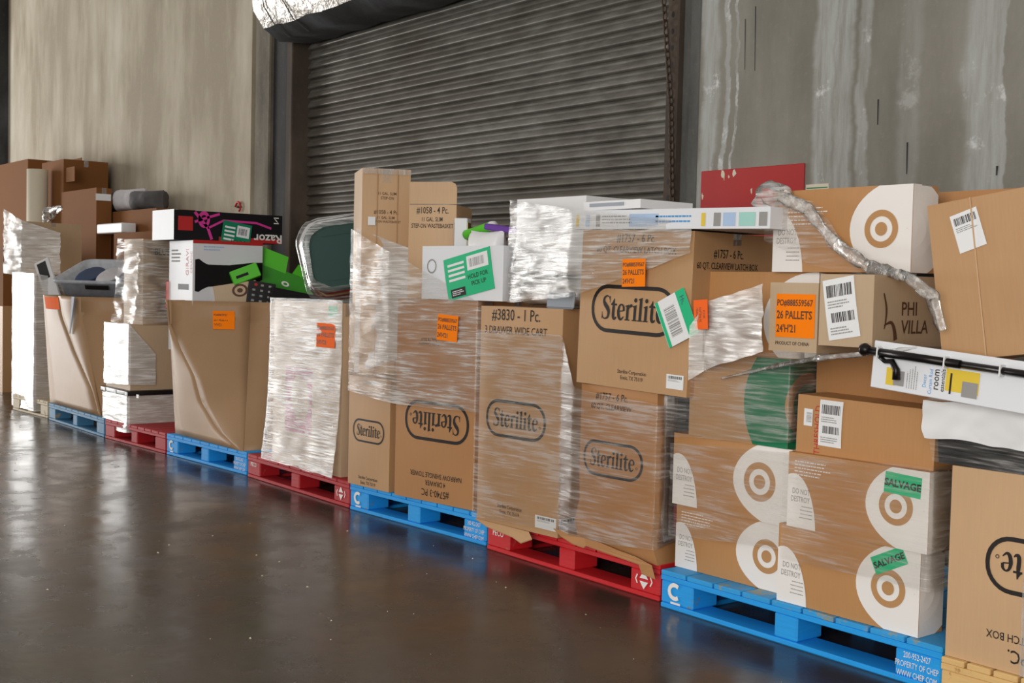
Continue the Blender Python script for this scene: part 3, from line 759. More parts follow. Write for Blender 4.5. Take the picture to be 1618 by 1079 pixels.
# ---------------------------------------------------------------- pallet 7: bullseye cartons
f7 = P7.A.y
def target_extra(c, seed, white=True):
    prt(c, 'printed_copy', lines2d(.30*c.w, .22*c.h, 5, seed, .34), 'ink_white', 'F', .20, .80)
A1 = carton('carton', 'bullseye carton at the bottom left of the blue pallet, one ring half hidden', f7+.085, 0, 1068, 795, 905, 1246, d=.42, z0=ZP, mat='kraft_target')
target_disc(A1, .83, .5, .40, .115); do_not_destroy(A1); target_extra(A1, 3)
A2 = carton('carton', 'lower bullseye carton with tilted green salvage sticker on the blue pallet', f7+.012, 0, 1229, 826, 960, 1455, xs=1492, z0=ZP, mat='kraft_target')
target_disc(A2, .80, .5); do_not_destroy(A2)
sticker(A2, 'salvage_sticker', .125, .058, 'paper_green', 'F', .80, .83, 27, .0026, 0, [('label_lettering', text2d('SALVAGE', .021, .035, 1.0), 'ink_black', 0, -.16)], 'green sticker reading SALVAGE')
B1 = carton('carton', 'bullseye carton above the half hidden one, beside the crushed carton', f7+.075, 0, 1064, 683, 793, 1252, d=.45, z0=A1.zt, mat='kraft_target')
target_disc(B1, .755, .52, .43, .125); do_not_destroy(B1)
B2 = carton('carton', 'upper bullseye carton with straight green salvage sticker on the ring', f7+.0, 0, 1245, 713, 830, 1469, xs=1508, z0=A2.zt, mat='kraft_target')
target_disc(B2, .79, .52); do_not_destroy(B2); target_extra(B2, 9)
sticker(B2, 'salvage_sticker', .13, .066, 'paper_green', 'F', .83, .80, -3, .0026, 0, [('label_lettering', text2d('SALVAGE', .023, .035, 1.0), 'ink_black', 0, -.16)], 'green sticker reading SALVAGE')
C1 = carton('carton', 'tan carton with a large green disc wrapped around its corner', f7+.07, 0, 1090, 556, 683, 1247, d=.40, z0=B1.zt, mat='kraft')
bullseye(C1, 1+.10/C1.w, .48, .10+.42*C1.w, .115, 'ink_green', 'ink_kraft', True)
C2 = carton('carton', 'brown carton with long white shipping label on the upper bullseye carton', f7+.03, 1, 1259, 622, 708, 1478, d=.42, z0=B2.zt, mat='kraft_target', roll=1)
ship_label(C2, .092, .155, .265, .56, seed=4); sticker(C2, 'barcode_sticker', .036, .058, 'paper_white', 'F', .09, .62, 0, .0016, 0, [('barcode', xf(barcode2d(.034, .022, 3), 0, 0, math.pi/2), 'ink_grey', .1, 0)])
prt(C2, 'printed_lettering', xf(text2d('THRESHOLD', .024, 0, .9), 0, 0, math.pi/2), 'ink_red', 'F', .185, .42)
C3 = carton('carton', 'plain tan carton behind the curtain rod package', f7+.20, 0, 1290, 555, 640, 1500, d=.4, z0=C2.zt-.03, z1=C2.zt+.17, mat='kraft_brown')
lett(C3, [('TI', .03)], .86, .88, rot=90)
F1 = carton('carton', 'bullseye carton half hidden behind the small carton with orange label', f7+.13, 0, 1101, 429, 556, 1293, d=.46, z0=C1.zt, mat='kraft_target')
target_disc(F1, .80, .42)
D1 = carton('carton', 'small tan carton bearing the large orange order label', f7-.16, 3, 1216, 446, 553, 1292, d=.26, mat='kraft_grey')
po_label(D1, D1.w*.80, D1.w*.76, .55, .52); lett(D1, [('PRODUCT OF CHINA', .012)], .5, .12)
D2 = carton('carton', 'tan carton with leaf emblem and brown lettering next to the orange labelled one', f7-.17, 2, 1295, 433, 545, 1380, xs=1492, mat='kraft_grey')
ship_label(D2, .115, .19, .42, .53, rot=10, seed=12)
PHI = lines_text([('PHI', .044), ('VILLA', .044)], .012, 1.05, 1.3, 'L')
prt(D2, 'printed_lettering', PHI, 'ink_brown', 'R', .36, .42)
prt(D2, 'printed_emblem', comb([strip2d(*smooth_pts([(-.06, .07), (-.045, .02), (-.05, -.03), (-.055, -.04)], [.006, .010, .006, .003])), strip2d(*smooth_pts([(-.055, -.03), (-.02, -.02), (.0, -.04), (.012, -.075)], [.004, .010, .016, .020]))]), 'ink_brown', 'R', .27, .44)
E1 = carton('carton', 'topmost bullseye carton with large white disc under the torn film', f7+.10, 0, 1222, 303, 433, 1441, xs=1480, z0=max(F1.zt, D2.zt), mat='kraft_target')
target_disc(E1, .80, .50); do_not_destroy(E1); prt(E1, 'printed_copy', lines2d(.34*E1.w, .24*E1.h, 5, 5, .3), 'ink_white', 'F', .26, .68)
# bracket poking out between the topmost carton and the big one
t = at(1466, 360, f7+.25)
s = bx('shelf_bracket', -.03, .05, 0, .12, -.02, .16, 'plastic_white', bev=.006); s.location = (t.x, t.y, E1.zb+.02); tag(s, 'white bracket with dark ends between topmost bullseye carton and large plain carton', 'bracket')
bx('end_cap', -.034, .055, -.002, .122, -.04, -.02, 'plastic_black', s); bx('end_cap', -.034, .055, -.002, .122, .16, .168, 'plastic_black', s)

# ---------------------------------------------------------------- pallet 8 at the right edge
f8 = P8.A.y
S8 = carton('carton', 'large upside-down latch box carton on the pine pallet at right', f8+.02, 0, 1499, 735, 1043, 1700, d=.55, w=.62, z0=ZP, mat='kraft_light', bulge=.004)
steri(S8, .62, .5, .54, rot=180)
lett(S8, [('#1757 - 6 PC.', .040), ('60 QT. CLEARVIEW LATCH BOX', .024)], .52, .12, rot=180)
lett(S8, [('Sterilite Corporation', .020)], .58, .93, rot=180)
bx('tape', .235, .275, -.0062, -.0054, .0, S8.h, 'tape_clear', S8.o)
# the tray in white plastic that lies on that carton
tz = S8.zt+.002
tl = at(1466, 700, f8+.0)
tr = empty('black_tray', (tl.x, f8-.0, tz), 0, math.radians(1.5)); tag(tr, 'black tray in white plastic sleeve lying on the upside-down latch box carton', 'tray')
TW, TD, TH = .80, .40, .175
def prism(name, sec, x0, x1, mat, parent, smooth=False):
    v = [(x0, y, z) for y, z in sec]+[(x1, y, z) for y, z in sec]; n = len(sec)
    return mk(name, v, [(i, (i+1) % n, n+(i+1) % n, n+i) for i in range(n)]+[tuple(range(n-1, -1, -1)), tuple(range(n, 2*n))], mat, parent, smooth)
prism('tray_body', [(.03, 0), (TD, 0), (TD, TH), (-.01, TH), (-.01, TH-.05), (.012, TH-.07)], .02, TW, 'plastic_black', tr)
def sheet(name, fn, nu, nv, mat, parent, amp, seed):
    V, F = [], []
    for i in range(nu+1):
        for j in range(nv+1):
            p = Vector(fn(i/nu, j/nv)); q = amp*(nz(p, 7, seed)+.5*nz(p, 19, seed)); V.append((p.x, p.y-abs(q), p.z+q*.6))
    for i in range(nu):
        for j in range(nv): q = i*(nv+1)+j; F.append((q, q+nv+1, q+nv+2, q+1))
    return mk(name, V, F, mat, parent, True)
sheet('sleeve', lambda u, v: (-.012+u*(TW+.01)+.014*max(0, .25-v)*(1 if u < .02 else 0)*4, -.016-.004*math.sin(v*3), TH-.095+v*.11), 50, 14, 'plastic_white', tr, .016, 2.0)
sheet('sleeve', lambda u, v: (-.012+u*(TW+.01), -.014+v*.30, TH+.016), 40, 12, 'plastic_white', tr, .006, 3.0)
sheet('sleeve', lambda u, v: (.0+u*TW, -.004+.03*(1-v), .0+v*(TH-.08)), 40, 8, 'film_light', tr, .008, 6.0)
# curtain rod card
rz = tz+TH+.02
rp = at(1376, 578, f8-.03)
rp = at(1376, 578, f8-.10)
rd = empty('curtain_rod_package', (rp.x, f8-.10, zat((rp.x, f8-.10), 611)), 0, math.radians(4.2)); tag(rd, 'white carded curtain rod package resting above the black tray', 'package')
RW_, RH_ = .78, .142
bx('backing_card', 0, RW_, 0, .008, 0, RH_, 'card_white', rd, .002)
tube('rod', [(-.01, -.014, RH_-.032), (RW_*.38, -.014, RH_-.032)], .0125, 'steel_rod', rd, 10)
tube('rod', [(RW_*.37, -.014, RH_-.032), (RW_, -.014, RH_-.032)], .0105, 'steel_rod', rd, 10)
tube('finial', [(-.040, -.014, RH_-.030), (-.034, -.014, RH_-.030), (-.022, -.014, RH_-.031), (-.012, -.014, RH_-.031), (-.004, -.014, RH_-.032)], [.006, .016, .021, .016, .013], 'steel_rod', rd, 10)
tube('bracket_arm', [(.03, -.012, RH_-.045), (.05, -.012, .085), (.075, -.012, .088), (.092, -.012, .065), (.095, -.012, .036)], [.007, .007, .009, .011, .012], 'steel_rod', rd, 8)
def rp2(nm, sh, x, z, mat, y=-.0012): return mk(nm, [(x+a, y, z+b) for a, b in sh[0]], sh[1], mat, rd)
rp2('printed_patch', quad2(-.016, .016, -.026, .026), .068, .042, 'ink_yellow'); rp2('printed_patch', quad2(-.018, .018, -.022, .022), .096, .040, 'ink_grey', -.0018)
rp2('printed_lettering', xf(lines_text([('room', .022), ('essentials', .014)], .008, .9, 1.2), 0, 0, math.pi/2), .225, .055, 'ink_black')
rp2('printed_lettering', xf(lines_text([('Decor', .012), ('Curtain Rod', .012)], 0, .9, 1.6), 0, 0, math.pi/2), .19, .046, 'ink_blue')
rp2('printed_copy', xf(lines2d(.07, .04, 5, 4, .3), 0, 0, math.pi/2), .14, .05, 'ink_grey')
rp2('printed_patch', quad2(-.052, .052, -.030, .034), .300, .058, 'ink_yellow'); rp2('printed_photo', quad2(-.024, .024, -.024, .020), .325, .042, 'ink_grey', -.0018); rp2('printed_photo', quad2(-.003, .003, -.03, .03), .265, .050, 'ink_black', -.0018)
for x in (.028, .25, .42): bx('card_tie', x, x+.004, -.028, .009, RH_-.048, RH_-.016, 'plastic_white', rd)
# big plain carton leaning at the right edge
Q8 = carton('carton', 'big plain tan carton tilted at the right edge above the curtain rod', f8-.0, 4, 1484, 322, 570, 1700, w=.75, d=.40, mat='kraft', roll=-8.5, split='y', z0=rd.location.z+.085, z1=zat(at(1484, 446, f8), 322))
for _c in (Q8,): _c.o.location.x += .022
ship_label(Q8, .085, .115, .16, .80, rot=11, seed=21, codes=1, skew=.0); ship_label(Q8, .085, .08, .475, .40, rot=12, seed=23, codes=1)
bx('score_line', .135, .139, -.0075, -.0062, .0, Q8.h, 'kraft_light', Q8.o)
Q9 = carton('carton', 'brown carton flap just showing behind the big tilted carton', f8+.46, 0, 1474, 304, 420, 1600, w=.5, d=.3, mat='kraft_brown', z0=E1.zb+.03)

# ---------------------------------------------------------------- pallet 6: drawer cart and latch box cartons
f6 = P6.A.y
T6 = carton('carton', 'tall carton lettered 3 drawer wide cart beside the crushed carton', pf(P6, 770)-.06, 4, 757, 483, 815, 886, d=.46, z0=ZP, mat='kraft')
steri(T6, .74, .47, .49); lett(T6, [('#3830 - 1 Pc.', .052), ('3 DRAWER WIDE CART', .034)], .44, .935)
lett(T6, [('Sterilite Corporation', .017), ('Ennis, TX 75119', .017)], .42, .075)
ship_label(T6, .13, .055, .86, .055, codes=1, seed=8); ship_label(T6, .12, .055, .14, .055, face='R', codes=1, seed=9)
G6 = carton('carton', 'crushed latch box carton with buckled bottom on the red pallet', pf(P6, 920)-.03, 2, 916, 604, 868, 1036, xs=1068, z0=ZP+.035, mat='kraft_brown', bulge=.016, flaps=False)
# buckle the crushed carton: folds across its foot, a pushed-in corner
for v in G6.o.data.vertices:
    z = v.co.z/G6.h
    k = max(0, 1-z/.30)
    v.co.y += (-.035*math.sin(z*16)*k if v.co.y < .05 else 0)+.010*nz(v.co, 6, 4)*k
    v.co.x += (.030*math.sin(z*15+1)*k if v.co.x > G6.w-.05 else 0)
    v.co.z -= .035*k*(v.co.x/G6.w)
steri(G6, .80, .46, .535, rot=0)
lett(G6, [('#1757 - 6 Pc.', .030), ('60 QT. CLEARVIEW', .024)], .42, .90)
bx('tape', G6.w+.003, G6.w+.019, G6.d*.30, G6.d*.66, .05, G6.h*.97, 'tape_white', G6.o)
def flapmesh(c, pts, name='bottom_flap', mat=None, th=.004):
    n = len(pts); V = [(x, y, z) for x, y, z in pts]+[(x, y+.001, z-th) for x, y, z in pts]
    return mk(name, V, [tuple(range(n))]+[tuple(range(2*n-1, n-1, -1))]+[(i, n+i, n+(i+1) % n, (i+1) % n) for i in range(n)], mat or c.mat, c.o)
flapmesh(G6, [(-.14, -.01, .012), (.06, -.02, .008), (.16, -.025, .004), (.26, -.03, -.006), (.36, -.032, -.014), (.45, -.035, -.030), (.47, -.036, -.078), (.40, -.038, -.070), (.385, -.040, -.036), (.20, -.046, -.022), (.10, -.05, -.012), (.085, -.05, -.024), (.02, -.048, -.020), (-.06, -.04, -.004)])
flapmesh(T6, [(.0, -.01, .004), (.18, -.012, .004), (.36, -.012, .002), (.40, -.03, -.020), (.34, -.04, -.046), (.28, -.036, -.030), (.10, -.028, -.014)])
H6 = carton('carton', 'latch box carton with orange label and green tag on top of the crushed one', pf(P6, 920)-.05, 3, 914, 363, 597, 1089, xs=1219, z0=G6.zt+.002, mat='kraft', roll=1.6)
steri(H6, .76, .50, .50); lett(H6, [('#1757 - 6 Pc.', .034), ('60 QT. CLEARVIEW LATCH BOX', .026)], .50, .92)
lett(H6, [('#1757 - 6 Pc.', .034), ('60 QT. CLEARVIEW LATCH BOX', .026)], .40, .84, face='R', sx=.72)
lett(H6, [('Sterilite Corporation', .016), ('Ennis, TX 75119', .016)], .52, .09)
ship_label(H6, .085, .055, .90, .085, codes=1, seed=14); po_label(H6, .122, .108, .545, .735, rot=3, off=.030)
def tag_label(c, w, h, u, v, rot, off):
    sticker(c, 'hold_tag', w, h, 'paper_white', 'F', u, v, rot, off, 0, [('green_strip', quad2(-w*.15, w*.15, -h*.5, h*.5), 'paper_green', .35, 0), ('green_strip', quad2(-w*.05, w*.05, -h*.5, h*.5), 'paper_green', -.44, 0),
        ('barcode', xf(barcode2d(h*.62, w*.36, 6), 0, 0, math.pi/2), 'ink_grey', -.12, -.02), ('label_lettering', xf(lines_text([('HOLD FOR', h*.12)], .01, .9), 0, 0, -math.pi/2), 'ink_darkblue', .36, 0)], 'white hold tag with green strips and barcode')
tag_label(H6, .155, .185, .90, .475, 27, .010)
I6 = carton('flat_carton', 'long flat white and blue carton lying across the latch box carton', pf(P6, 920)-.045, 0, 905, 333, 352, 1217, d=.50, z0=H6.zt+.004, mat='card_white', roll=1.2, bulge=.0, flaps=True, tape=None)
for u, wd_, m in ((.03, .010, 'ink_yellow'), (.09, .014, 'ink_paleblue'), (.15, .014, 'ink_grey'), (.40, .095, 'ink_paleblue'), (.70, .012, 'ink_yellow'), (.765, .020, 'ink_grey'), (.82, .035, 'ink_paleblue'), (.90, .045, 'ink_mint'), (.97, .022, 'ink_grey')):
    prt(I6, 'printed_patch', quad2(-wd_/1.2, wd_/1.2, -I6.h*.32, I6.h*.32), m, 'F', u, .45)
prt(I6, 'printed_copy', lines2d(.20, I6.h*.5, 3, 4, .35), 'ink_grey', 'F', .27, .5); prt(I6, 'printed_copy', lines2d(.20, I6.h*.5, 2, 6, .35), 'ink_blue', 'F', .56, .5)
# white goods in film on top of the drawer cart carton
zt6 = T6.zt
W6 = carton('foam_board', 'white boxed board in film beside the long flat carton', pf(P6, 800)+.10, 2, 816, 314, 424, 925, d=.30, z1=None, z0=zat(at(816, 370, pf(P6, 800)+.10), 424), mat='plastic_white', bulge=.004, flaps=False)
I7 = carton('flat_carton', 'thin white board lying on the long flat carton', I6.P.y+.06, 0, 922, 318, 332, 1012, d=.3, z0=I6.zt+.003, mat='plastic_white', bulge=0, flaps=False)
bx('board_slot', I7.w*.12, I7.w*.72, -.003, .02, I7.h*.35, I7.h*.7, 'plastic_grey', I7.o)
pw = at(852, 447, pf(P6, 800)+.06)
pillow('wrapped_pillow', 'lumpy white bag in film resting on the drawer cart carton', (pw.x+.02, pw.y+.14, zt6+.006), .44, .30, .135, 'film_bag', 4, 0, 0, 2.0, pinch=.35, amp=.05)
pillow('wrapped_pillow', 'flat white bag pressed under the boxed board', (pw.x+.03, pw.y+.16, zt6+.142), .42, .30, .085, 'plastic_white', 2, 2, 0, 5.0, pinch=.35, amp=.03)
sg = at(884, 474, T6.P.y+.03)
bx_ = bx('grey_pouch', -.09, .07, 0, .02, 0, .075, 'plastic_grey', bev=.008); bx_.location = (sg.x, T6.P.y+.035, zt6+.001); bx_.rotation_euler = (math.radians(-8), 0, math.radians(5)); tag(bx_, 'grey flat pouch standing in front of the lumpy white bag', 'pouch')

# ---------------------------------------------------------------- pallet 5: shingle tower carton and slim wastebasket carton
J5 = carton('carton', 'small latch carton with wordmark at the left end of the blue pallet', pf(P5, 555)-.015, 3, 551, 592, 770, 616, d=.40, z0=ZP, mat='kraft')
steri(J5, .76, .50, .51); lett(J5, [('Sterilite Corporation', .018), ('Ennis, TX 75119', .018)], .50, .06); lett(J5, [('CLEARVIEW', .02)], .5, .95)
K5 = carton('carton', 'upside-down carton lettered narrow shingle tower', pf(P5, 640)-.03, 8, 626, 471, 786, 752, d=.55, z0=ZP, mat='kraft_brown')
steri(K5, .80, .53, .40, rot=180); lett(K5, [('#5740-3 PC', .036), ('4 DRAWER', .026), ('NARROW SHINGLE TOWER', .026)], .53, .085, rot=180)
lett(K5, [('Sterilite Corporation', .015), ('Ennis, TX 75119', .015)], .42, .79, rot=180); po_label(K5, .142, .125, .69, .865, rot=-3, off=.026)
Lc = at(568, 430, pf(P5, 555)+.06)
L5 = carton('carton', 'tall taped carton standing highest on the blue pallet', pf(P5, 555)+.05, 66, 570, 265, 600, 646, d=.34, z0=J5.zt, mat='kraft_light', split='y')
lett(L5, [('11 GAL. SLIM', .016), ('STEP-ON', .016)], .52, .87, mat='ink_brown'); lett(L5, [('#1058 - 4 Pc.', .022), ('11 GAL. SLIM', .015), ('STEP-ON WASTEBASKET', .013)], .50, .77, mat='ink_brown')
for x in (.30, .72): bx('score_line', L5.w*x, L5.w*x+.004, -.0085, -.0072, .0, L5.h-.004, 'kraft', L5.o)
sticker(L5, 'price_sticker', .040, .045, 'paper_white', 'F', .20, .745, off=.009)
bx('tape', .0, L5.w, -.0085, -.0075, L5.h-.03, L5.h, 'tape_clear', L5.o)
M5 = carton('carton', 'open slim wastebasket carton with raised flap behind the white carton', pf(P5, 640)+.16, 38, 645, 322, 470, 720, d=.30, z0=K5.zt, mat='kraft_light', open_top=True)
lett(M5, [('#1058 - 4 Pc.', .036), ('11 GAL. SLIM', .023), ('STEP-ON WASTEBASKET', .023)], .50, .86, sx=.66)
r = .03; W = M5.w; hF = .115
mk('raised_flap', [(x, y, z) for y in (.002, .006) for x, z in ((0, M5.h), (W, M5.h), (W, M5.h+hF-r), (W-r*.3, M5.h+hF-r*.3), (W-r, M5.h+hF), (0, M5.h+hF))], [(0, 1, 2, 3, 4, 5), (11, 10, 9, 8, 7, 6)]+[(i, (i+1) % 6+6-0 if 0 else i+6, ((i+1) % 6)+6, (i+1) % 6) for i in range(6)], 'kraft_light', M5.o)
N5 = carton('white_carton', 'white carton with slanted green hold tag on the shingle tower carton', pf(P5, 660)-.02, 7, 667, 389, 470, 795, d=.22, z0=K5.zt+.002, mat='card_white')
hold_label(N5, .32, .20, .60, .48, rot=12, off=.003); prt(N5, 'printed_ring', ellipse_ring(.035, .035, .8, 24, 1), 'ink_grey', 'F', .13, .62)
# loose goods behind the white carton
zb = K5.zt
q = at(724, 375, K5.P.y+.34)
wb = bx('white_canister_box', -.035, .035, 0, .08, 0, zat((q.x, q.y), 345)-zb, 'card_white', bev=.004); wb.location = (q.x+.02, q.y, zb+.001); wb.rotation_euler = (0, 0, .7); tag(wb, 'narrow white box standing between wastebasket carton and green tube', 'box')
bx('gold_side', .0352, .037, .004, .076, .02, zat((q.x, q.y), 352)-zb, 'gold_foil', wb); bx('dark_edge', -.037, -.0352, .004, .076, .02, zat((q.x, q.y), 352)-zb, 'plastic_black', wb)
a, b = at(737, 371, q.y+.02), at(782, 356, q.y+.02); d_ = (b-a)
gt = tube('green_tube', [(0, 0, 0), d_*.06, d_*.5, d_*.86], .026, 'plastic_green', None, 12); gt.location = a; tag(gt, 'green tube with white cap lying behind the white carton', 'tube')
tube('cap', [d_*.86, d_*.9, d_*1.0], [.026, .027, .022], 'plastic_white', gt, 12)
gb = bx('green_card', -.06, .06, 0, .015, 0, .12, 'plastic_darkgreen', bev=.003); gb.location = (at(748, 392, q.y+.04).x, q.y+.05, zb+.15); tag(gb, 'dark green card pack standing under the green tube', 'pack'); gb.location.z = zb+.001; gb.scale = (1, 1, (zat((q.x, q.y), 372)-zb)/.12)
pk = at(770, 386, q.y-.06)
pillow('white_pouch', 'puffy white pouch behind the white carton under the purple pack', (pk.x, pk.y, zb+.002), .24, .12, zat((pk.x, pk.y), 364)-zb, 'plastic_white', 6, 0, 0, 8.0, pinch=.4)
pr = bx('purple_pack', -.10, .10, 0, .06, 0, .03, 'plastic_purple', bev=.006); pr.location = (at(790, 366, q.y-.04).x, q.y-.06, zat((pk.x, pk.y), 366)); pr.rotation_euler = (0, .12, .1); tag(pr, 'purple soft pack lying on the puffy white pouch', 'pack')
gx = bx('grey_gadget_box', -.055, .055, 0, .10, 0, .18, 'plastic_grey', bev=.006); gq = at(797, 408, N5.P.y+.16); gx.location = (gq.x, gq.y, zb+.001); tag(gx, 'grey gadget box squeezed beside the white carton', 'box')
bx('printed_patch', -.02, .015, -.001, 0, .07, .11, 'kraft_brown', gx)
wf = bx('white_card_sheet', -.005, .005, 0, .18, 0, .26, 'card_white'); wq = at(812, 350, pf(P6, 800)+.10); wf.location = (wq.x-.02, wq.y, zt6+.145); wf.rotation_euler = (0, .2, .5); tag(wf, 'white card panel leaning on the film wrapped board', 'panel')

# ---------------------------------------------------------------- pallet 4: film-wrapped carton and teal tote
O4 = carton('carton', 'film wrapped carton with magenta print under the teal tote', pf(P4, 430)+.02, 0, 432, 474, 738, 541, xs=559, z0=ZP, mat='kraft_pale')
prt(O4, 'printed_patch', quad2(-.16, .16, -.19, .19), 'ink_magenta', 'F', .40, .40); prt(O4, 'printed_patch', quad2(-.16, .16, -.01, .01), 'kraft_pale', 'F', .40, .38, 0, .002)
po_label(O4, .20, .135, .80, .81, mat='paper_red_orange', off=.016); sticker(O4, 'tag_sticker', .10, .06, 'paper_green', 'F', .86, .95)
tq = at(486, 430, pf(P4, 480)+.10)
tote = empty('teal_tote', (tq.x+.02, tq.y, O4.zt+.01), math.radians(58), math.radians(-10)); tag(tote, 'dark teal plastic tote tipped on its side under white film', 'tote')
TS = ((.84, 0), (.90, .02), (.93, .26), (1.0, .30), (1.05, .31), (1.05, .34))
def tote_rings(k): return [[(.33+x*s*k, y, z*s*k+.225) for x, z in rrect(.66, .45, .13, 6)] for s, y in TS]
rings = tote_rings(1.0)
v, f = loft(rings, True, False); mk('tub', v, f, 'plastic_teal', tote, True)
v = rings[0]; mk('tub_base', v, [tuple(range(len(v)))], 'plastic_teal', tote)
for zz in (-.13, .13): bx('base_rib', .13, .53, -.005, -.001, .225+zz-.006, .225+zz+.006, 'plastic_teal', tote)
# ---------------------------------------------------------------- bulk bins with a collapsed corner
def bulk_bin(label, Yf, FLb, FRb, T1p, T2p, topFL, zt, depth, mat, sfun, name='bulk_bin', cave=.38):
    FL = at(*FLb, Yf); FR = at(*FRb, Yf); FL.z = FR.z = ZP
    T0 = at(*topFL, Yf); T0.z = zt
    T1 = at(*T1p, Yf+.01); T1.z = zt
    T2 = hit(*T2p, Vector((T1.x+cave, 0, 0)), math.pi/2); T2.z = zt
    BR = Vector((FR.x+.03, Yf+depth, ZP)); BRt = Vector((max(T2.x+.40, FR.x-.25), Yf+depth, zt)); BL = Vector((FL.x, Yf+depth, ZP)); BLt = Vector((T0.x, Yf+depth, zt))
    o = empty(name, (FL.x, FL.y, ZP)); tag(o, label, 'bulk bin')
    n = 22
    def rows(f, m):
        V, F = [], []
        for i in range(n+1):
            r = f(i/n)
            for j in range(m+1): t = j/m; V.append(tuple(r[0].lerp(r[1], t)+r[2]*math.sin(math.pi*t)-o.location))
        for i in range(n):
            for j in range(m): q = i*(m+1)+j; F.append((q, q+1, q+m+2, q+m+1))
        return V, F
    z0 = Vector((0, 0, 0))
    def edges(v):
        s = sfun(v); a = FR.lerp(Vector((T1.x, T1.y, ZP)), s); b = (FR+Vector((.01, .02, 0))).lerp(Vector((T2.x, T2.y, ZP)), min(1, v*1.15)); z = ZP+(zt-ZP)*v
        a.z = b.z = z; l = FL.lerp(T0, v); r = BR.lerp(BRt, v); bl = BL.lerp(BLt, v); return l, a, b, r, bl
    def panel(nm, i, j, bul, m):
        V, F = rows(lambda v: (edges(v)[i], edges(v)[j], Vector(bul)*(.3+.7*v)), m); p = mk(nm, V, F, mat, o, True)
        md = p.modifiers.new('board', 'SOLIDIFY'); md.thickness = .008; md.offset = -1
        return p
    panel('front_panel', 0, 1, (0, -.02, 0), 6); dp = panel('corner_panel', 1, 2, (.02, -.02, 0), 6); panel('side_panel', 2, 3, (.03, 0, 0), 6)
    panel('back_panel', 3, 4, (0, .01, 0), 3); panel('left_panel', 4, 0, (-.01, 0, 0), 3)
    bx('bin_floor', .01, FR.x-FL.x-.01, .02, depth-.02, .001, .01, mat, o)
    o['zt'] = zt; return o, edges, T1, T2
def interp(tab):
    def f(v):
        for (a, p), (b, q) in zip(tab, tab[1:]):
            if v <= b: return p+(q-p)*(v-a)/(b-a)
        return tab[-1][1]
    return f
Y3 = pf(P3, 300)+.03
zt3 = zat(at(266, 474, Y3), 474)
B3, ed3, t1, t2 = bulk_bin('tall tan bulk bin with caved corner holding green and black goods', Y3, (277, 690), (380, 705), (268, 474), (396, 478), (266, 474), zt3, 1.0, 'kraft_bin', interp([(0, 0), (.10, .28), (.28, .52), (.46, .62), (.64, .82), (.82, .97), (1, 1)]))
# orange label on the caved corner panel
def bin_label(o, edges, v, t, w, h, mat, name='order_label', lett_=True, front=False):
    i, j = (0, 1) if front else (1, 2)
    zt = o['zt']
    def on(a, b, off):
        """point a along and b up from the label centre, laid on the panel"""
        vv = v+b/(zt-ZP); e = edges(vv); L = (e[j]-e[i]).length; tt = t+a/L; bul = Vector((0, -.02, 0)) if front else Vector((.02, -.02, 0))
        n = (e[j]-e[i]).normalized().cross(Vector((0, 0, 1))).normalized()
        return tuple(e[i].lerp(e[j], tt)+bul*(.3+.7*vv)*math.sin(math.pi*tt)+n*off-o.location)
    q = 4; g = [(-w/2+w*a/q, -h/2+h*b/q) for a in range(q+1) for b in range(q+1)]
    s = mk(name, [on(a, b, .004) for a, b in g], [(a*(q+1)+b, (a+1)*(q+1)+b, (a+1)*(q+1)+b+1, a*(q+1)+b+1) for a in range(q) for b in range(q)], mat, o)
    if lett_:
        tx = lines_text([('PO#888559567', h*.13), ('26 PALLETS', h*.17), ("24'H'21", h*.16)], .012, w/h*.55, 1.75, 'L'); x0 = min(p[0] for p in tx[0])
        mk('label_lettering', [on(a-x0-w*.45, b, .0048) for a, b in tx[0]], tx[1], 'ink_brown', s)
    return s
bin_label(B3, ed3, .86, .68, .15, .125, 'paper_orange')
# contents: boxes that stand in the bin
def item(name, label, px, py_t, Y, w, d, h, mat, yaw=0, roll=0, pitch=0, bev=.004, cat='box', z=None):
    """a box whose top front-left corner is seen at px, py_t"""
    p = at(px, py_t, Y); zt = p.z if z is None else z
    o = bx(name, 0, w, 0, d, 0, h, mat, None, bev); o.rotation_euler = (math.radians(pitch), math.radians(roll), math.radians(yaw)); o.location = (p.x, Y, zt-h); tag(o, label, cat); return o
def onface(o, nm, sh, mat, x, z, y=-.0012, rot=0):
    s = xf(sh, x, z, math.radians(rot)); return mk(nm, [(a, y, b) for a, b in s[0]], s[1], mat, o)
V3 = carton('printed_carton', 'white product carton with black tube picture standing in the bulk bin', Y3+.12, 0, 267, 380, 560, 304, xs=414, mat='card_white', z0=zt3-.36, bulge=0, flaps=False)
prt(V3, 'printed_tube', strip2d(*smooth_pts([(-.26, 0), (-.23, 0), (-.16, 0), (.0, .005), (.18, .015), (.34, .02)], [.22, .23, .155, .145, .17, .17])), 'card_black', 'R', .52, .685, 0, .0012, True)
prt(V3, 'printed_patch', quad2(-.04, .04, -.05, .05), 'ink_blue', 'R', .68, .60, 0, .002); prt(V3, 'printed_copy', lines2d(.16, .04, 2, 2), 'ink_paleblue', 'R', .30, .93, 0, .0012)
prt(V3, 'printed_lettering', xf(lines_text([('GIRAVI', .05), ('CERAMIC', .03)], 0, .9), 0, 0, math.pi/2), 'ink_red', 'F', .84, .80); prt(V3, 'printed_patch', quad2(-.09, .09, -.020, .020), 'card_black', 'F', .62, .58); prt(V3, 'printed_copy', lines2d(.16, .10, 4, 3), 'ink_grey', 'F', .30, .86); prt(V3, 'printed_band', quad2(-.5, .5, -.012, .012), 'ink_red', 'R', .5, .985, 0, .0015, True)
R3 = carton('scooter_carton', 'long black carton with pink scooter picture on top of the white product carton', Y3+.06, 0, 241, 333, 378, 275, xs=446, z0=V3.zt+.002, mat='card_black', bulge=0, flaps=False)
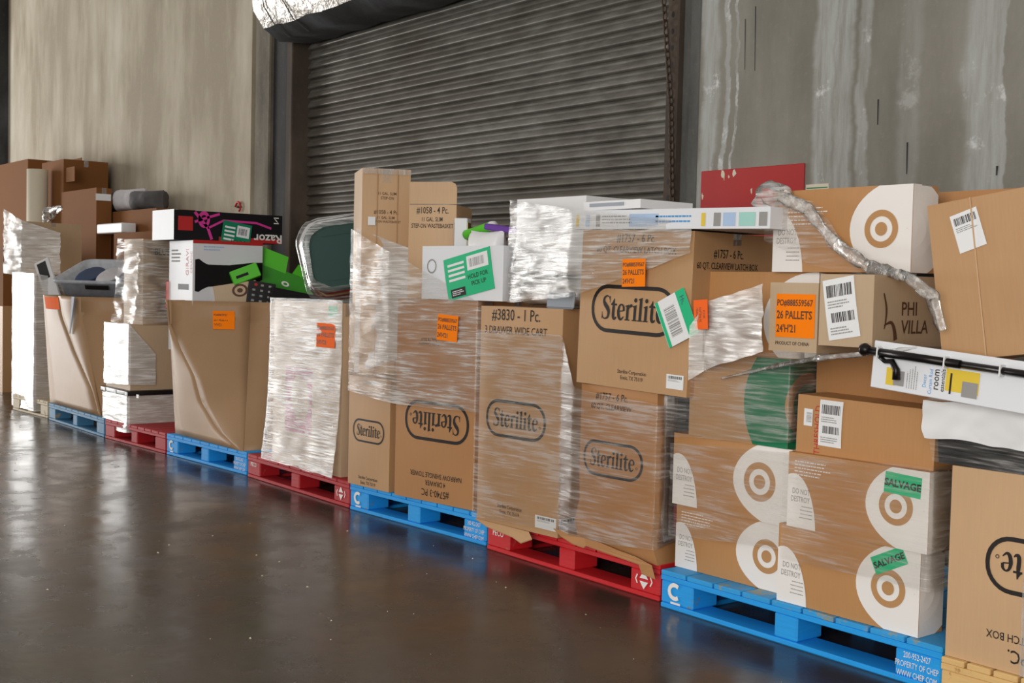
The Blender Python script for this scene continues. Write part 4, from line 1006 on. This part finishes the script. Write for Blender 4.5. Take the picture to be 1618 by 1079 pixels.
prt(R3, 'white_end', quad2(-R3.w/2, R3.w/2, -R3.h/2, R3.h/2), 'card_white', 'F'); k3 = R3.d; h3 = R3.h
prt(R3, 'printed_patch', quad2(-.055, .055, -.05, .05), 'ink_red', 'R', .10, .55); prt(R3, 'printed_band', quad2(-.32*k3, .28*k3, 0, .16*h3), 'ink_red', 'R', .72, 0)
prt(R3, 'printed_lettering', text2d('Razor', .30*h3, .02, 1.1), 'ink_white', 'R', .86, .30, 180, .002)
prt(R3, 'printed_scooter', comb([strip2d([(-.10, .09), (0, -.02), (.03, -.10)], .022), strip2d([(-.10, .02), (.01, .06), (.09, .085)], .018), strip2d([(0, -.02), (.12, .04), (.38, .035), (.50, .0)], .016), ellipse_ring(.045, .06, .55, 16, 1, -.03, .04)]), 'ink_pink', 'R', .30, .52, 0, .0014, True)
prt(R3, 'printed_mark', strip2d([(.02, .02), (-.02, .02), (.0, 0), (.02, -.02), (-.02, -.02)], .008), 'ink_white', 'R', .94, .80)
hold_label(R3, .27*k3, .24, .55, .10, face='R', rot=-8, off=.012, mat='paper_darkgreen')
def top_at(px, py, Y): return at(px, py, Y)
def ybin(px, k=.05): return hit(px, 470, t1, math.atan2(t2.y-t1.y, t2.x-t1.x)).y+k
GX = item('green_console_carton', 'green carton with dark cut-out tipped over the bulk bin rim', 392, 402, ybin(388, .12), .46, .10, .26, 'plastic_darkgreen', 70, 20, -24)
onface(GX, 'printed_panel', quad2(.10, .32, .03, .10), 'ink_brown', 0, 0); onface(GX, 'printed_mark', ellipse_ring(.03, .02, .5, 16, 1, .24, .16), 'ink_white', 0, 0)
mk('open_flap', [(0, 0, .24), (.22, 0, .24), (.20, -.03, .36), (-.02, -.03, .36)], [(0, 1, 2, 3)], 'plastic_green', GX); mk('open_flap', [(.26, .02, .24), (.42, .02, .24), (.40, .06, .38), (.30, .06, .38)], [(0, 1, 2, 3)], 'plastic_green', GX)
bx('white_edge', 0, .42, -.002, .222, -.012, 0, 'card_white', GX)
GS = item('green_small_carton', 'small green carton with black slot beside the tipped green carton', 371, 428, ybin(371, .04), .20, .08, .10, 'plastic_green', 70, -22, -10)
onface(GS, 'printed_slot', quad2(.03, .12, .035, .055), 'card_black', 0, 0)
RC = item('remote_control', 'black remote control with rows of buttons standing in the bulk bin', 388, 441, ybin(388, .02), .19, .03, .22, 'plastic_black', 72, 8, -8)
rnd = random.Random(3)
onface(RC, 'button', ellipse_ring(.012, .010, 0, 10, 1, .05, .195), 'ink_red', 0, 0)
for i in range(3):
    for j in range(5):
        if i+j: onface(RC, 'button', quad2(-.010, .010, -.007, .007), 'ink_grey', .04+i*.055, .195-j*.038)
BK = item('black_carton', 'plain black carton behind the remote control in the bulk bin', 420, 452, ybin(396, .10), .34, .14, .30, 'card_black', 74, 10, 0)
TB = item('brown_bullseye_box', 'small brown box with bullseye print sunk in the bulk bin', 345, 452, ybin(345, .03), .30, .08, .22, 'kraft_pale', 66, -10)
onface(TB, 'printed_rings', comb([ellipse_ring(.055, .045, .7, 24, 1, .18, .165), ellipse_ring(.02, .016, 0, 16, 1, .18, .165)]), 'ink_brown', 0, 0)
KB = item('small_kraft_box', 'open little kraft box tilted against the black tube picture', 345, 432, ybin(345, .14), .16, .08, .24, 'kraft_brown', 66, -26)
mk('open_flap', [(0, 0, .24), (.16, 0, .24), (.18, -.03, .30), (.03, -.03, .30)], [(0, 1, 2, 3)], 'kraft_brown', KB)
RD = item('red_blister_pack', 'translucent red pack at the left rim of the bulk bin', 262, 444, Y3+.10, .30, .05, .20, 'clear_red', 60)
onface(RD, 'printed_copy', lines2d(.22, .04, 2, 7), 'ink_white', .15, .165); onface(RD, 'printed_mark', comb([ellipse_ring(.03, .025, 0, 12, 1, .09, .11), ellipse_ring(.03, .025, 0, 12, 1, .22, .11)]), 'plastic_darkgreen', 0, 0)

# ---------------------------------------------------------------- pallet 2: wrapped boxes with the black tray between
y2 = pf(P2, 200)+.01
X1 = carton('carton', 'lower white lit carton under the black tray', y2, 0, 166, 617, 672, 204, d=.62, z0=ZP, mat='kraft_pale')
bt = bx('black_lid_tray', -.02, X1.w+.03, -.03, .66, 0, .035, 'plastic_black', bev=.008, seg=3); bt.location = (X1.P.x, y2, X1.zt+.002); tag(bt, 'thin black tray sandwiched between two wrapped cartons', 'tray')
for i in range(4): bx('tray_clip', .05+i*.22, .09+i*.22, -.034, -.028, .005, .03, 'plastic_white', bt)
X2 = carton('carton', 'upper white lit carton resting on the black tray', y2+.01, 0, 168, 510, 604, 206, d=.62, z0=X1.zt+.038, mat='kraft_pale')
X3 = carton('carton', 'tan carton bundled in crinkled film above the black tray stack', y2+.10, 6, 196, 378, 505, 226, d=.50, z0=X2.zt, mat='kraft_pale')
lett(X3, [('BLUE HAWK', .05)], .5, .86, face='R')
for i in range(3): bx('board_edge', X3.w+.002, X3.w+.02, .22, .5, .10+i*.05, .115+i*.05, 'kraft_dark', X3.o)
po_label(X3, .12, .10, .55, .04, face='R', rot=18, mat='paper_red_orange', off=.02)

# ---------------------------------------------------------------- pallet 1: split bulk bin with clear tub
Y1 = pf(P1, 100)+.02
zt1 = zat(at(69, 466, Y1), 466)
B1b, ed1, _, _ = bulk_bin('split tan bulk bin with a folded corner holding the clear tub', Y1, (79, 640), (157, 652), (92, 466), (128, 468), (68, 466), zt1, 1.0, 'kraft_bin', interp([(0, 0), (.2, .15), (.5, .55), (.8, .88), (1, 1)]))
bin_label(B1b, ed1, .93, .6, .30, .10, 'paper_red_orange', lett_=False, front=True)
tu = at(90, 452, Y1+.10)
tub = empty('clear_tub', (tu.x, Y1+.08, zt1-.02), math.radians(38), 0, math.radians(20)); tag(tub, 'clear plastic tub of blue garments on the split bulk bin', 'tub')
rings = [[(.40+x*s, .28+y*s, z) for x, y in rrect(.80, .56, .07, 4)] for s, z in ((.86, 0), (.92, .12), (1.0, .13), (1.02, .135), (1.02, .16), (.98, .16), (.90, .125), (.84, .012))]
v, f = loft(rings, True, True); mk('tub_wall', v, f, 'clear_tub', tub, True)
bx('tub_latch', .32, .54, -.012, .0, .085, .125, 'plastic_black', tub, .004)
mt = Matrix.Translation(tub.location) @ tub.rotation_euler.to_matrix().to_4x4()
for i in range(3):
    g = pillow('garment', ('dark blue folded garment lying left in the clear tub', 'pale grey garment between the blue ones in the clear tub', 'dark blue folded garment lying right in the clear tub')[i], mt @ Vector((.20+i*.20, .26, .05)), .15, .36, .10, 'ink_darkblue' if i != 1 else 'cloth_pale', 38, 24, 20, i*3.0, 'garment', .35)
    g['group'] = 'garments in the clear tub'
fr = bx('white_frame_panel', 0, .16, 0, .03, 0, .50, 'plastic_white', bev=.006); fq = at(80, 420, Y1+.10); fr.location = (fq.x, Y1+.10, fq.z-.45); fr.rotation_euler = (0, math.radians(-22), math.radians(30)); tag(fr, 'white framed panel leaning out of the split bulk bin', 'panel')
bx('dark_insert', .03, .13, -.002, 0, .33, .48, 'plastic_black', fr)
sf = mk('blue_strap', [(0, 0, 0), (.10, -.01, 0), (.06, -.03, -.30), (.04, -.03, -.30), (0, .004, 0), (.10, -.006, 0), (.06, -.026, -.30), (.04, -.026, -.30)], [(0, 1, 2, 3), (7, 6, 5, 4), (0, 4, 5, 1), (1, 5, 6, 2), (2, 6, 7, 3), (3, 7, 4, 0)], 'ink_darkblue'); sq = ed1(1.0); sp = sq[1].lerp(sq[2], .75); sf.location = (sp.x, sp.y-.03, zt1); tag(sf, 'blue grey strap hanging over the split bin rim', 'strap')

# ---------------------------------------------------------------- pallet 0 and the far left
y0 = pf(P0, 40)+.01
Z1 = carton('carton', 'far left carton glaring white under film on the bleached pallet', y0, 0, 22, 540, 632, 56, d=.70, z0=ZP, mat='kraft_pale')
Z2 = carton('carton', 'second film wrapped carton above the glaring white one', y0+.02, 0, 20, 432, 540, 54, d=.70, z0=Z1.zt, mat='kraft_pale')
Z3 = carton('carton', 'pale slanting carton in film at the top of the far left stack', y0+.10, 14, 12, 350, 432, 38, d=.60, z0=Z2.zt, mat='kraft_pale')
U0 = carton('carton', 'tan carton standing on the floor at the left edge', y0+.35, 0, -60, 480, 640, 8, d=.45, w=1.0, z0=0, mat='kraft', x0=at(4, 560, y0+.35).x-1.0)
U1 = carton('carton', 'dark tan carton stacked at the left edge above the floor carton', y0+.40, 0, -60, 390, 480, 8, d=.4, w=.9, z0=U0.zt, mat='kraft_dark', x0=at(5, 430, y0+.40).x-.9)
# back row against the beige wall
yb_ = YW-.66
def back(lbl, xl, xr, yt, Y, d, mat, yaw=0, w=None, xs=None, **k): return carton('carton', lbl, Y, yaw, xl, yt, 420, xr, d=d, w=w, xs=xs, z0=0, mat=mat, **k)
K1b = back('tall brown carton rising behind the far left stack, left one', -20, 38, 262, YW-.60, .5, 'kraft_dark', w=1.3, x0=at(44, 300, YW-.60).x-1.3)
K2b = back('tall brown carton with pale roll beside it at the far left', 66, 100, 258, YW-.58, .5, 'kraft_dark')
bx('raised_flap', K2b.w-.02, K2b.w+.30, .02, .026, K2b.h-.26, K2b.h-.10, 'kraft_dark', K2b.o)
bx('raised_flap', -.02, K2b.w*.6, .30, .306, K2b.h, K2b.h+.06, 'kraft_dark', K2b.o)
K3b = back('brown carton with small white sticker by the beige wall', 97, 152, 304, YW-.62, None, 'kraft_dark', xs=176)
sticker(K3b, 'white_sticker', .16, .07, 'paper_white', 'R', .45, .955)
K4b = back('brown carton below the grey cushions by the wall', 176, 215, 335, YW-.44, .40, 'kraft_dark', w=1.2)
rl = at(59, 330, YW-.73); rzt = zat(rl, 268)
ro = tube('pale_roll', [(0, 0, 0), (0, 0, rzt*.5), (0, 0, rzt)], .115, 'paper_cream', None, 18); ro.location = (rl.x, rl.y, 0); tag(ro, 'tall pale paper roll standing between brown cartons', 'roll')
tube('roll_core', [(0, 0, rzt), (0, 0, rzt+.002)], .05, 'kraft_dark', ro, 14)
for i, (px, py, w, h, m, lb) in enumerate(((174, 316, .42, .24, 'cloth_grey', 'dark grey cushion lying left on the brown carton'), (200, 322, .50, .24, 'cloth_pale', 'pale grey cushion in the middle of the cushion pile'), (226, 326, .44, .20, 'cloth_grey', 'dark grey cushion at the right of the cushion pile'))):
    p = at(px, py, YW-.36+.0*i); g = pillow('cushion', lb, (p.x, YW-.30, K4b.zt+.003), w, .30, h, m, 10*i, 0, 0, 4.0+i, 'cushion', .45)
wt = bx('white_tray', -.35, .35, 0, .3, 0, .10, 'plastic_white', bev=.02, seg=3); q = at(198, 362, YW-.45); wt.location = (q.x, YW-.62, q.z-.05); wt.scale = (1, .5, 1)
tag(wt, 'white tray on the carton in front of the grey cushions', 'tray')
K5b = carton('carton', 'dark carton holding up the white tray near the wall', YW-.62, 0, 180, 376, 420, 220, d=.16, w=1.0, z0=0, z1=q.z-.052, mat='kraft_dark')

# ================================================================== stretch film
def film_on(name, label, cs, tops, bots, mat='film', **kw):
    """film along world points cs, top and bottom given as picture rows"""
    return film(name, label, cs, [zat(c, t) for c, t in zip(cs, tops)], [zat(c, b) for c, b in zip(cs, bots)], mat, **kw)
# pallet 7
film_on('stretch_film', 'thin film stretched across the two left bullseye cartons', [cor(A1, 'FL', .02), (A2.P.x+.02, A1.P.y-.03)], [700, 715], [845, 870], 'film_light', seed=2.0)
film_on('stretch_film', 'thin film stretched across the two salvage bullseye cartons', [cor(B2, 'FL', .012), cor(B2, 'FR', .012), (cor(B2, 'FR', .012)[0], cor(B2, 'FR', .012)[1]+.16)], [716, 740, 735], [880, 935, 930], 'film_light', seed=2.6)
film_on('stretch_film', 'thin film over the tan carton with green disc', [(C1.P.x-.10, C1.P.y-.02), cor(C1, 'FR', .012), (cor(C1, 'FR', .012)[0], cor(C1, 'FR', .012)[1]+.25)], [560, 556, 560], [690, 700, 690], 'film_light', seed=4.0)
d1l = cor(D1, 'FL', .012)
film_on('stretch_film', 'dense whitish film pulled from latch box carton to the orange labelled carton', [cor(H6, 'FR', .03), (C1.P.x+.10, C1.P.y-.03), d1l], [515, 478, 448], [600, 585, 556], 'film_heavy', seed=6.0, amp=.018)
c_ = at(1107, 497, C1.P.y-.055)
lab = bx('film_order_label', -.040, .040, 0, .001, -.055, .055, 'paper_red_orange'); lab.location = c_; lab.rotation_euler = (0, math.radians(-4), math.radians(-8)); tag(lab, 'orange order label stuck on the dense whitish film', 'label')
mk('label_lettering', *(lambda s: ([(a, -.0008, b) for a, b in s[0]], s[1]))(xf(lines_text([('PO#888559567', .010), ('26 PALLETS', .013), ("24'H'21", .012)], .01, .62, 1.7), 0, 0, math.pi/2)), 'ink_brown', lab)
film_on('stretch_film', 'torn film sheet over the left half of the topmost bullseye carton', [cor(E1, 'FL', .02), (E1.P.x+.20, E1.P.y-.03), (E1.P.x+.40, E1.P.y-.03)], [303, 318, 420], [380, 420, 432], 'film_light', seed=7.0, amp=.02)
yy = E1.P.y-.045
strand('stretch_film', 'twisted film rope hanging diagonally across the topmost bullseye carton', [at(1228, 308, yy), at(1275, 330, yy), at(1320, 385, yy), at(1368, 420, yy-.04), at(1432, 436, D2.P.y-.0), at(1476, 470, D2.P.y+.02), at(1490, 522, D2.P.y+.03)], [.014, .024, .018, .022, .016, .022, .008], seed=3.0, n=70, flat_k=.35)
strand('stretch_film', 'crumpled ball of film beside the red wall panel', [at(1203, 340, yy+.05), at(1208, 325, yy+.05), at(1218, 306, yy+.03), at(1245, 301, yy)], [.016, .045, .050, .016], seed=9.0, n=26, seg=12, mat='film')
strand('stretch_film', 'silvery knot of film hanging beside the carton with leaf emblem', [at(1470, 458, f7+.05), at(1476, 480, f7+.02), at(1482, 505, f7+.02), at(1491, 530, f7+.03)], [.012, .026, .022, .008], seed=12.0, n=20)
strand('stretch_film', 'thin dark film strand under the orange labelled carton', [at(1140, 598, C1.P.y-.03), at(1210, 582, C1.P.y-.04), at(1290, 566, D2.P.y-.02), at(1390, 557, D2.P.y-.03), at(1450, 549, D2.P.y-.02)], [.004, .007, .009, .007, .004], seed=14.0, n=40)
# pallet 6
film_on('stretch_film', 'film around the drawer cart carton and crushed carton', [cor(T6, 'FL', .014), cor(T6, 'FR', .014), cor(G6, 'FL', .022), cor(G6, 'FR', .022), cor(G6, 'BR', .022)], [520, 530, 612, 640, 640], [815, 838, 850, 870, 850], 'film_light', seed=16.0, nu=90)
film_on('stretch_film', 'slanting film over the boxed board and latch box carton', [cor(W6, 'FL', .02), (H6.P.x-.02, H6.P.y-.03), cor(H6, 'FR', .015)], [316, 330, 352], [478, 470, 400], 'film', seed=18.0, amp=.02)
# pallet 5
film_on('stretch_film', 'whitish film wound around the tall taped carton and shingle tower carton', [(cor(J5, 'FL', .01)[0]+.02, cor(J5, 'FL', .01)[1]), (K5.P.x-.03, K5.P.y-.03), cor(K5, 'FR', .012), (cor(K5, 'FR', .012)[0]-.02, cor(K5, 'FR', .012)[1]+.10)], [362, 398, 476, 476], [616, 636, 652, 650], 'film', seed=20.0, amp=.014)
film_on('stretch_film', 'dense film band over the front edge of the tall taped carton', [(L5.P.x-.02, L5.P.y-.02), cor(L5, 'FR', .02)], [360, 395], [590, 560], 'film_heavy', seed=21.0, amp=.008)
# pallet 4
film_on('stretch_film', 'bright film shell around the carton with magenta print', [(cor(O4, 'FL', .02)[0]-.01, cor(O4, 'FL', .02)[1]+.10), cor(O4, 'FL', .02), cor(O4, 'FR', .012)], [470, 470, 474], [716, 722, 754], 'film_mid', seed=23.0, amp=.007, flare=.05)
mt = Matrix.Translation(tote.location) @ tote.rotation_euler.to_matrix().to_4x4()
V, F = [], []; n = len(tote_rings(1)[0]); rr = [[(.33+(p[0]-.33)*.90-.03, -.035, .225+(p[2]-.225)*.90) for p in tote_rings(1.0)[0]]]+[[(p[0], p[1]-.02, p[2]) for p in r] for r in tote_rings(1.06)]
rr = [[tuple(Vector(a).lerp(Vector(b), t)) for a, b in zip(r0, r1)] for r0, r1 in zip(rr, rr[1:]) for t in (0, .33, .66)]
for r in rr: V += [tuple(mt @ (Vector(p)+Vector((0, -.03, 0))*abs(nz(p, 8, 3))+Vector((.02, 0, .02))*nz(p, 14, 5))) for p in r]
F = [(i*n+j, i*n+(j+1) % n, (i+1)*n+(j+1) % n, (i+1)*n+j) for i in range(len(rr)-1) for j in range(n)]
tag(mk('stretch_film', V, F, 'film', None, True), 'creased film hood over the teal tote', 'stretch film')
# pallet 2
film_on('stretch_film', 'glaring film around the lower carton under the black tray', [cor(X1, 'FL', .012), cor(X1, 'FR', .012), cor(X1, 'BR', .012)], [618, 620, 618], [676, 684, 680], 'film_heavy', seed=27.0)
film_on('stretch_film', 'glaring film around the upper carton on the black tray', [cor(X2, 'FL', .012), cor(X2, 'FR', .012), (cor(X2, 'FR', .012)[0], cor(X2, 'FR', .012)[1]+.20)], [509, 512, 560], [604, 608, 608], 'film_heavy', seed=29.0)
film_on('stretch_film', 'crinkled film hood over the tan carton above the black tray stack', [cor(X3, 'FL', .03), cor(X3, 'FR', .03), cor(X3, 'BR', .03)], [376, 380, 378], [508, 512, 506], 'film', seed=31.0, amp=.05, flare=.04)
# pallet 0
film_on('stretch_film', 'glaring white film wall around the far left stack', [cor(Z1, 'FL', .012), cor(Z1, 'FR', .012), (cor(Z1, 'FR', .012)[0], cor(Z1, 'FR', .012)[1]+.25)], [430, 432, 440], [640, 650, 648], 'film_heavy', seed=33.0)
film_on('stretch_film', 'slanting white film tent at the top of the far left stack', [cor(Z3, 'FL', .02), (cor(Z3, 'FR', .03)[0], cor(Z3, 'FR', .03)[1]), (cor(Z3, 'FR', .03)[0]+.30, cor(Z3, 'FR', .03)[1]+.25)], [330, 348, 368], [432, 436, 436], 'film_heavy', seed=35.0, amp=.03)
strand('stretch_film', 'glossy crumple of film in front of the pale roll', [at(70, 352, y0+.6), at(78, 336, y0+.6), at(96, 328, y0+.6)], [.02, .06, .02], seed=37.0, n=20, mat='film')
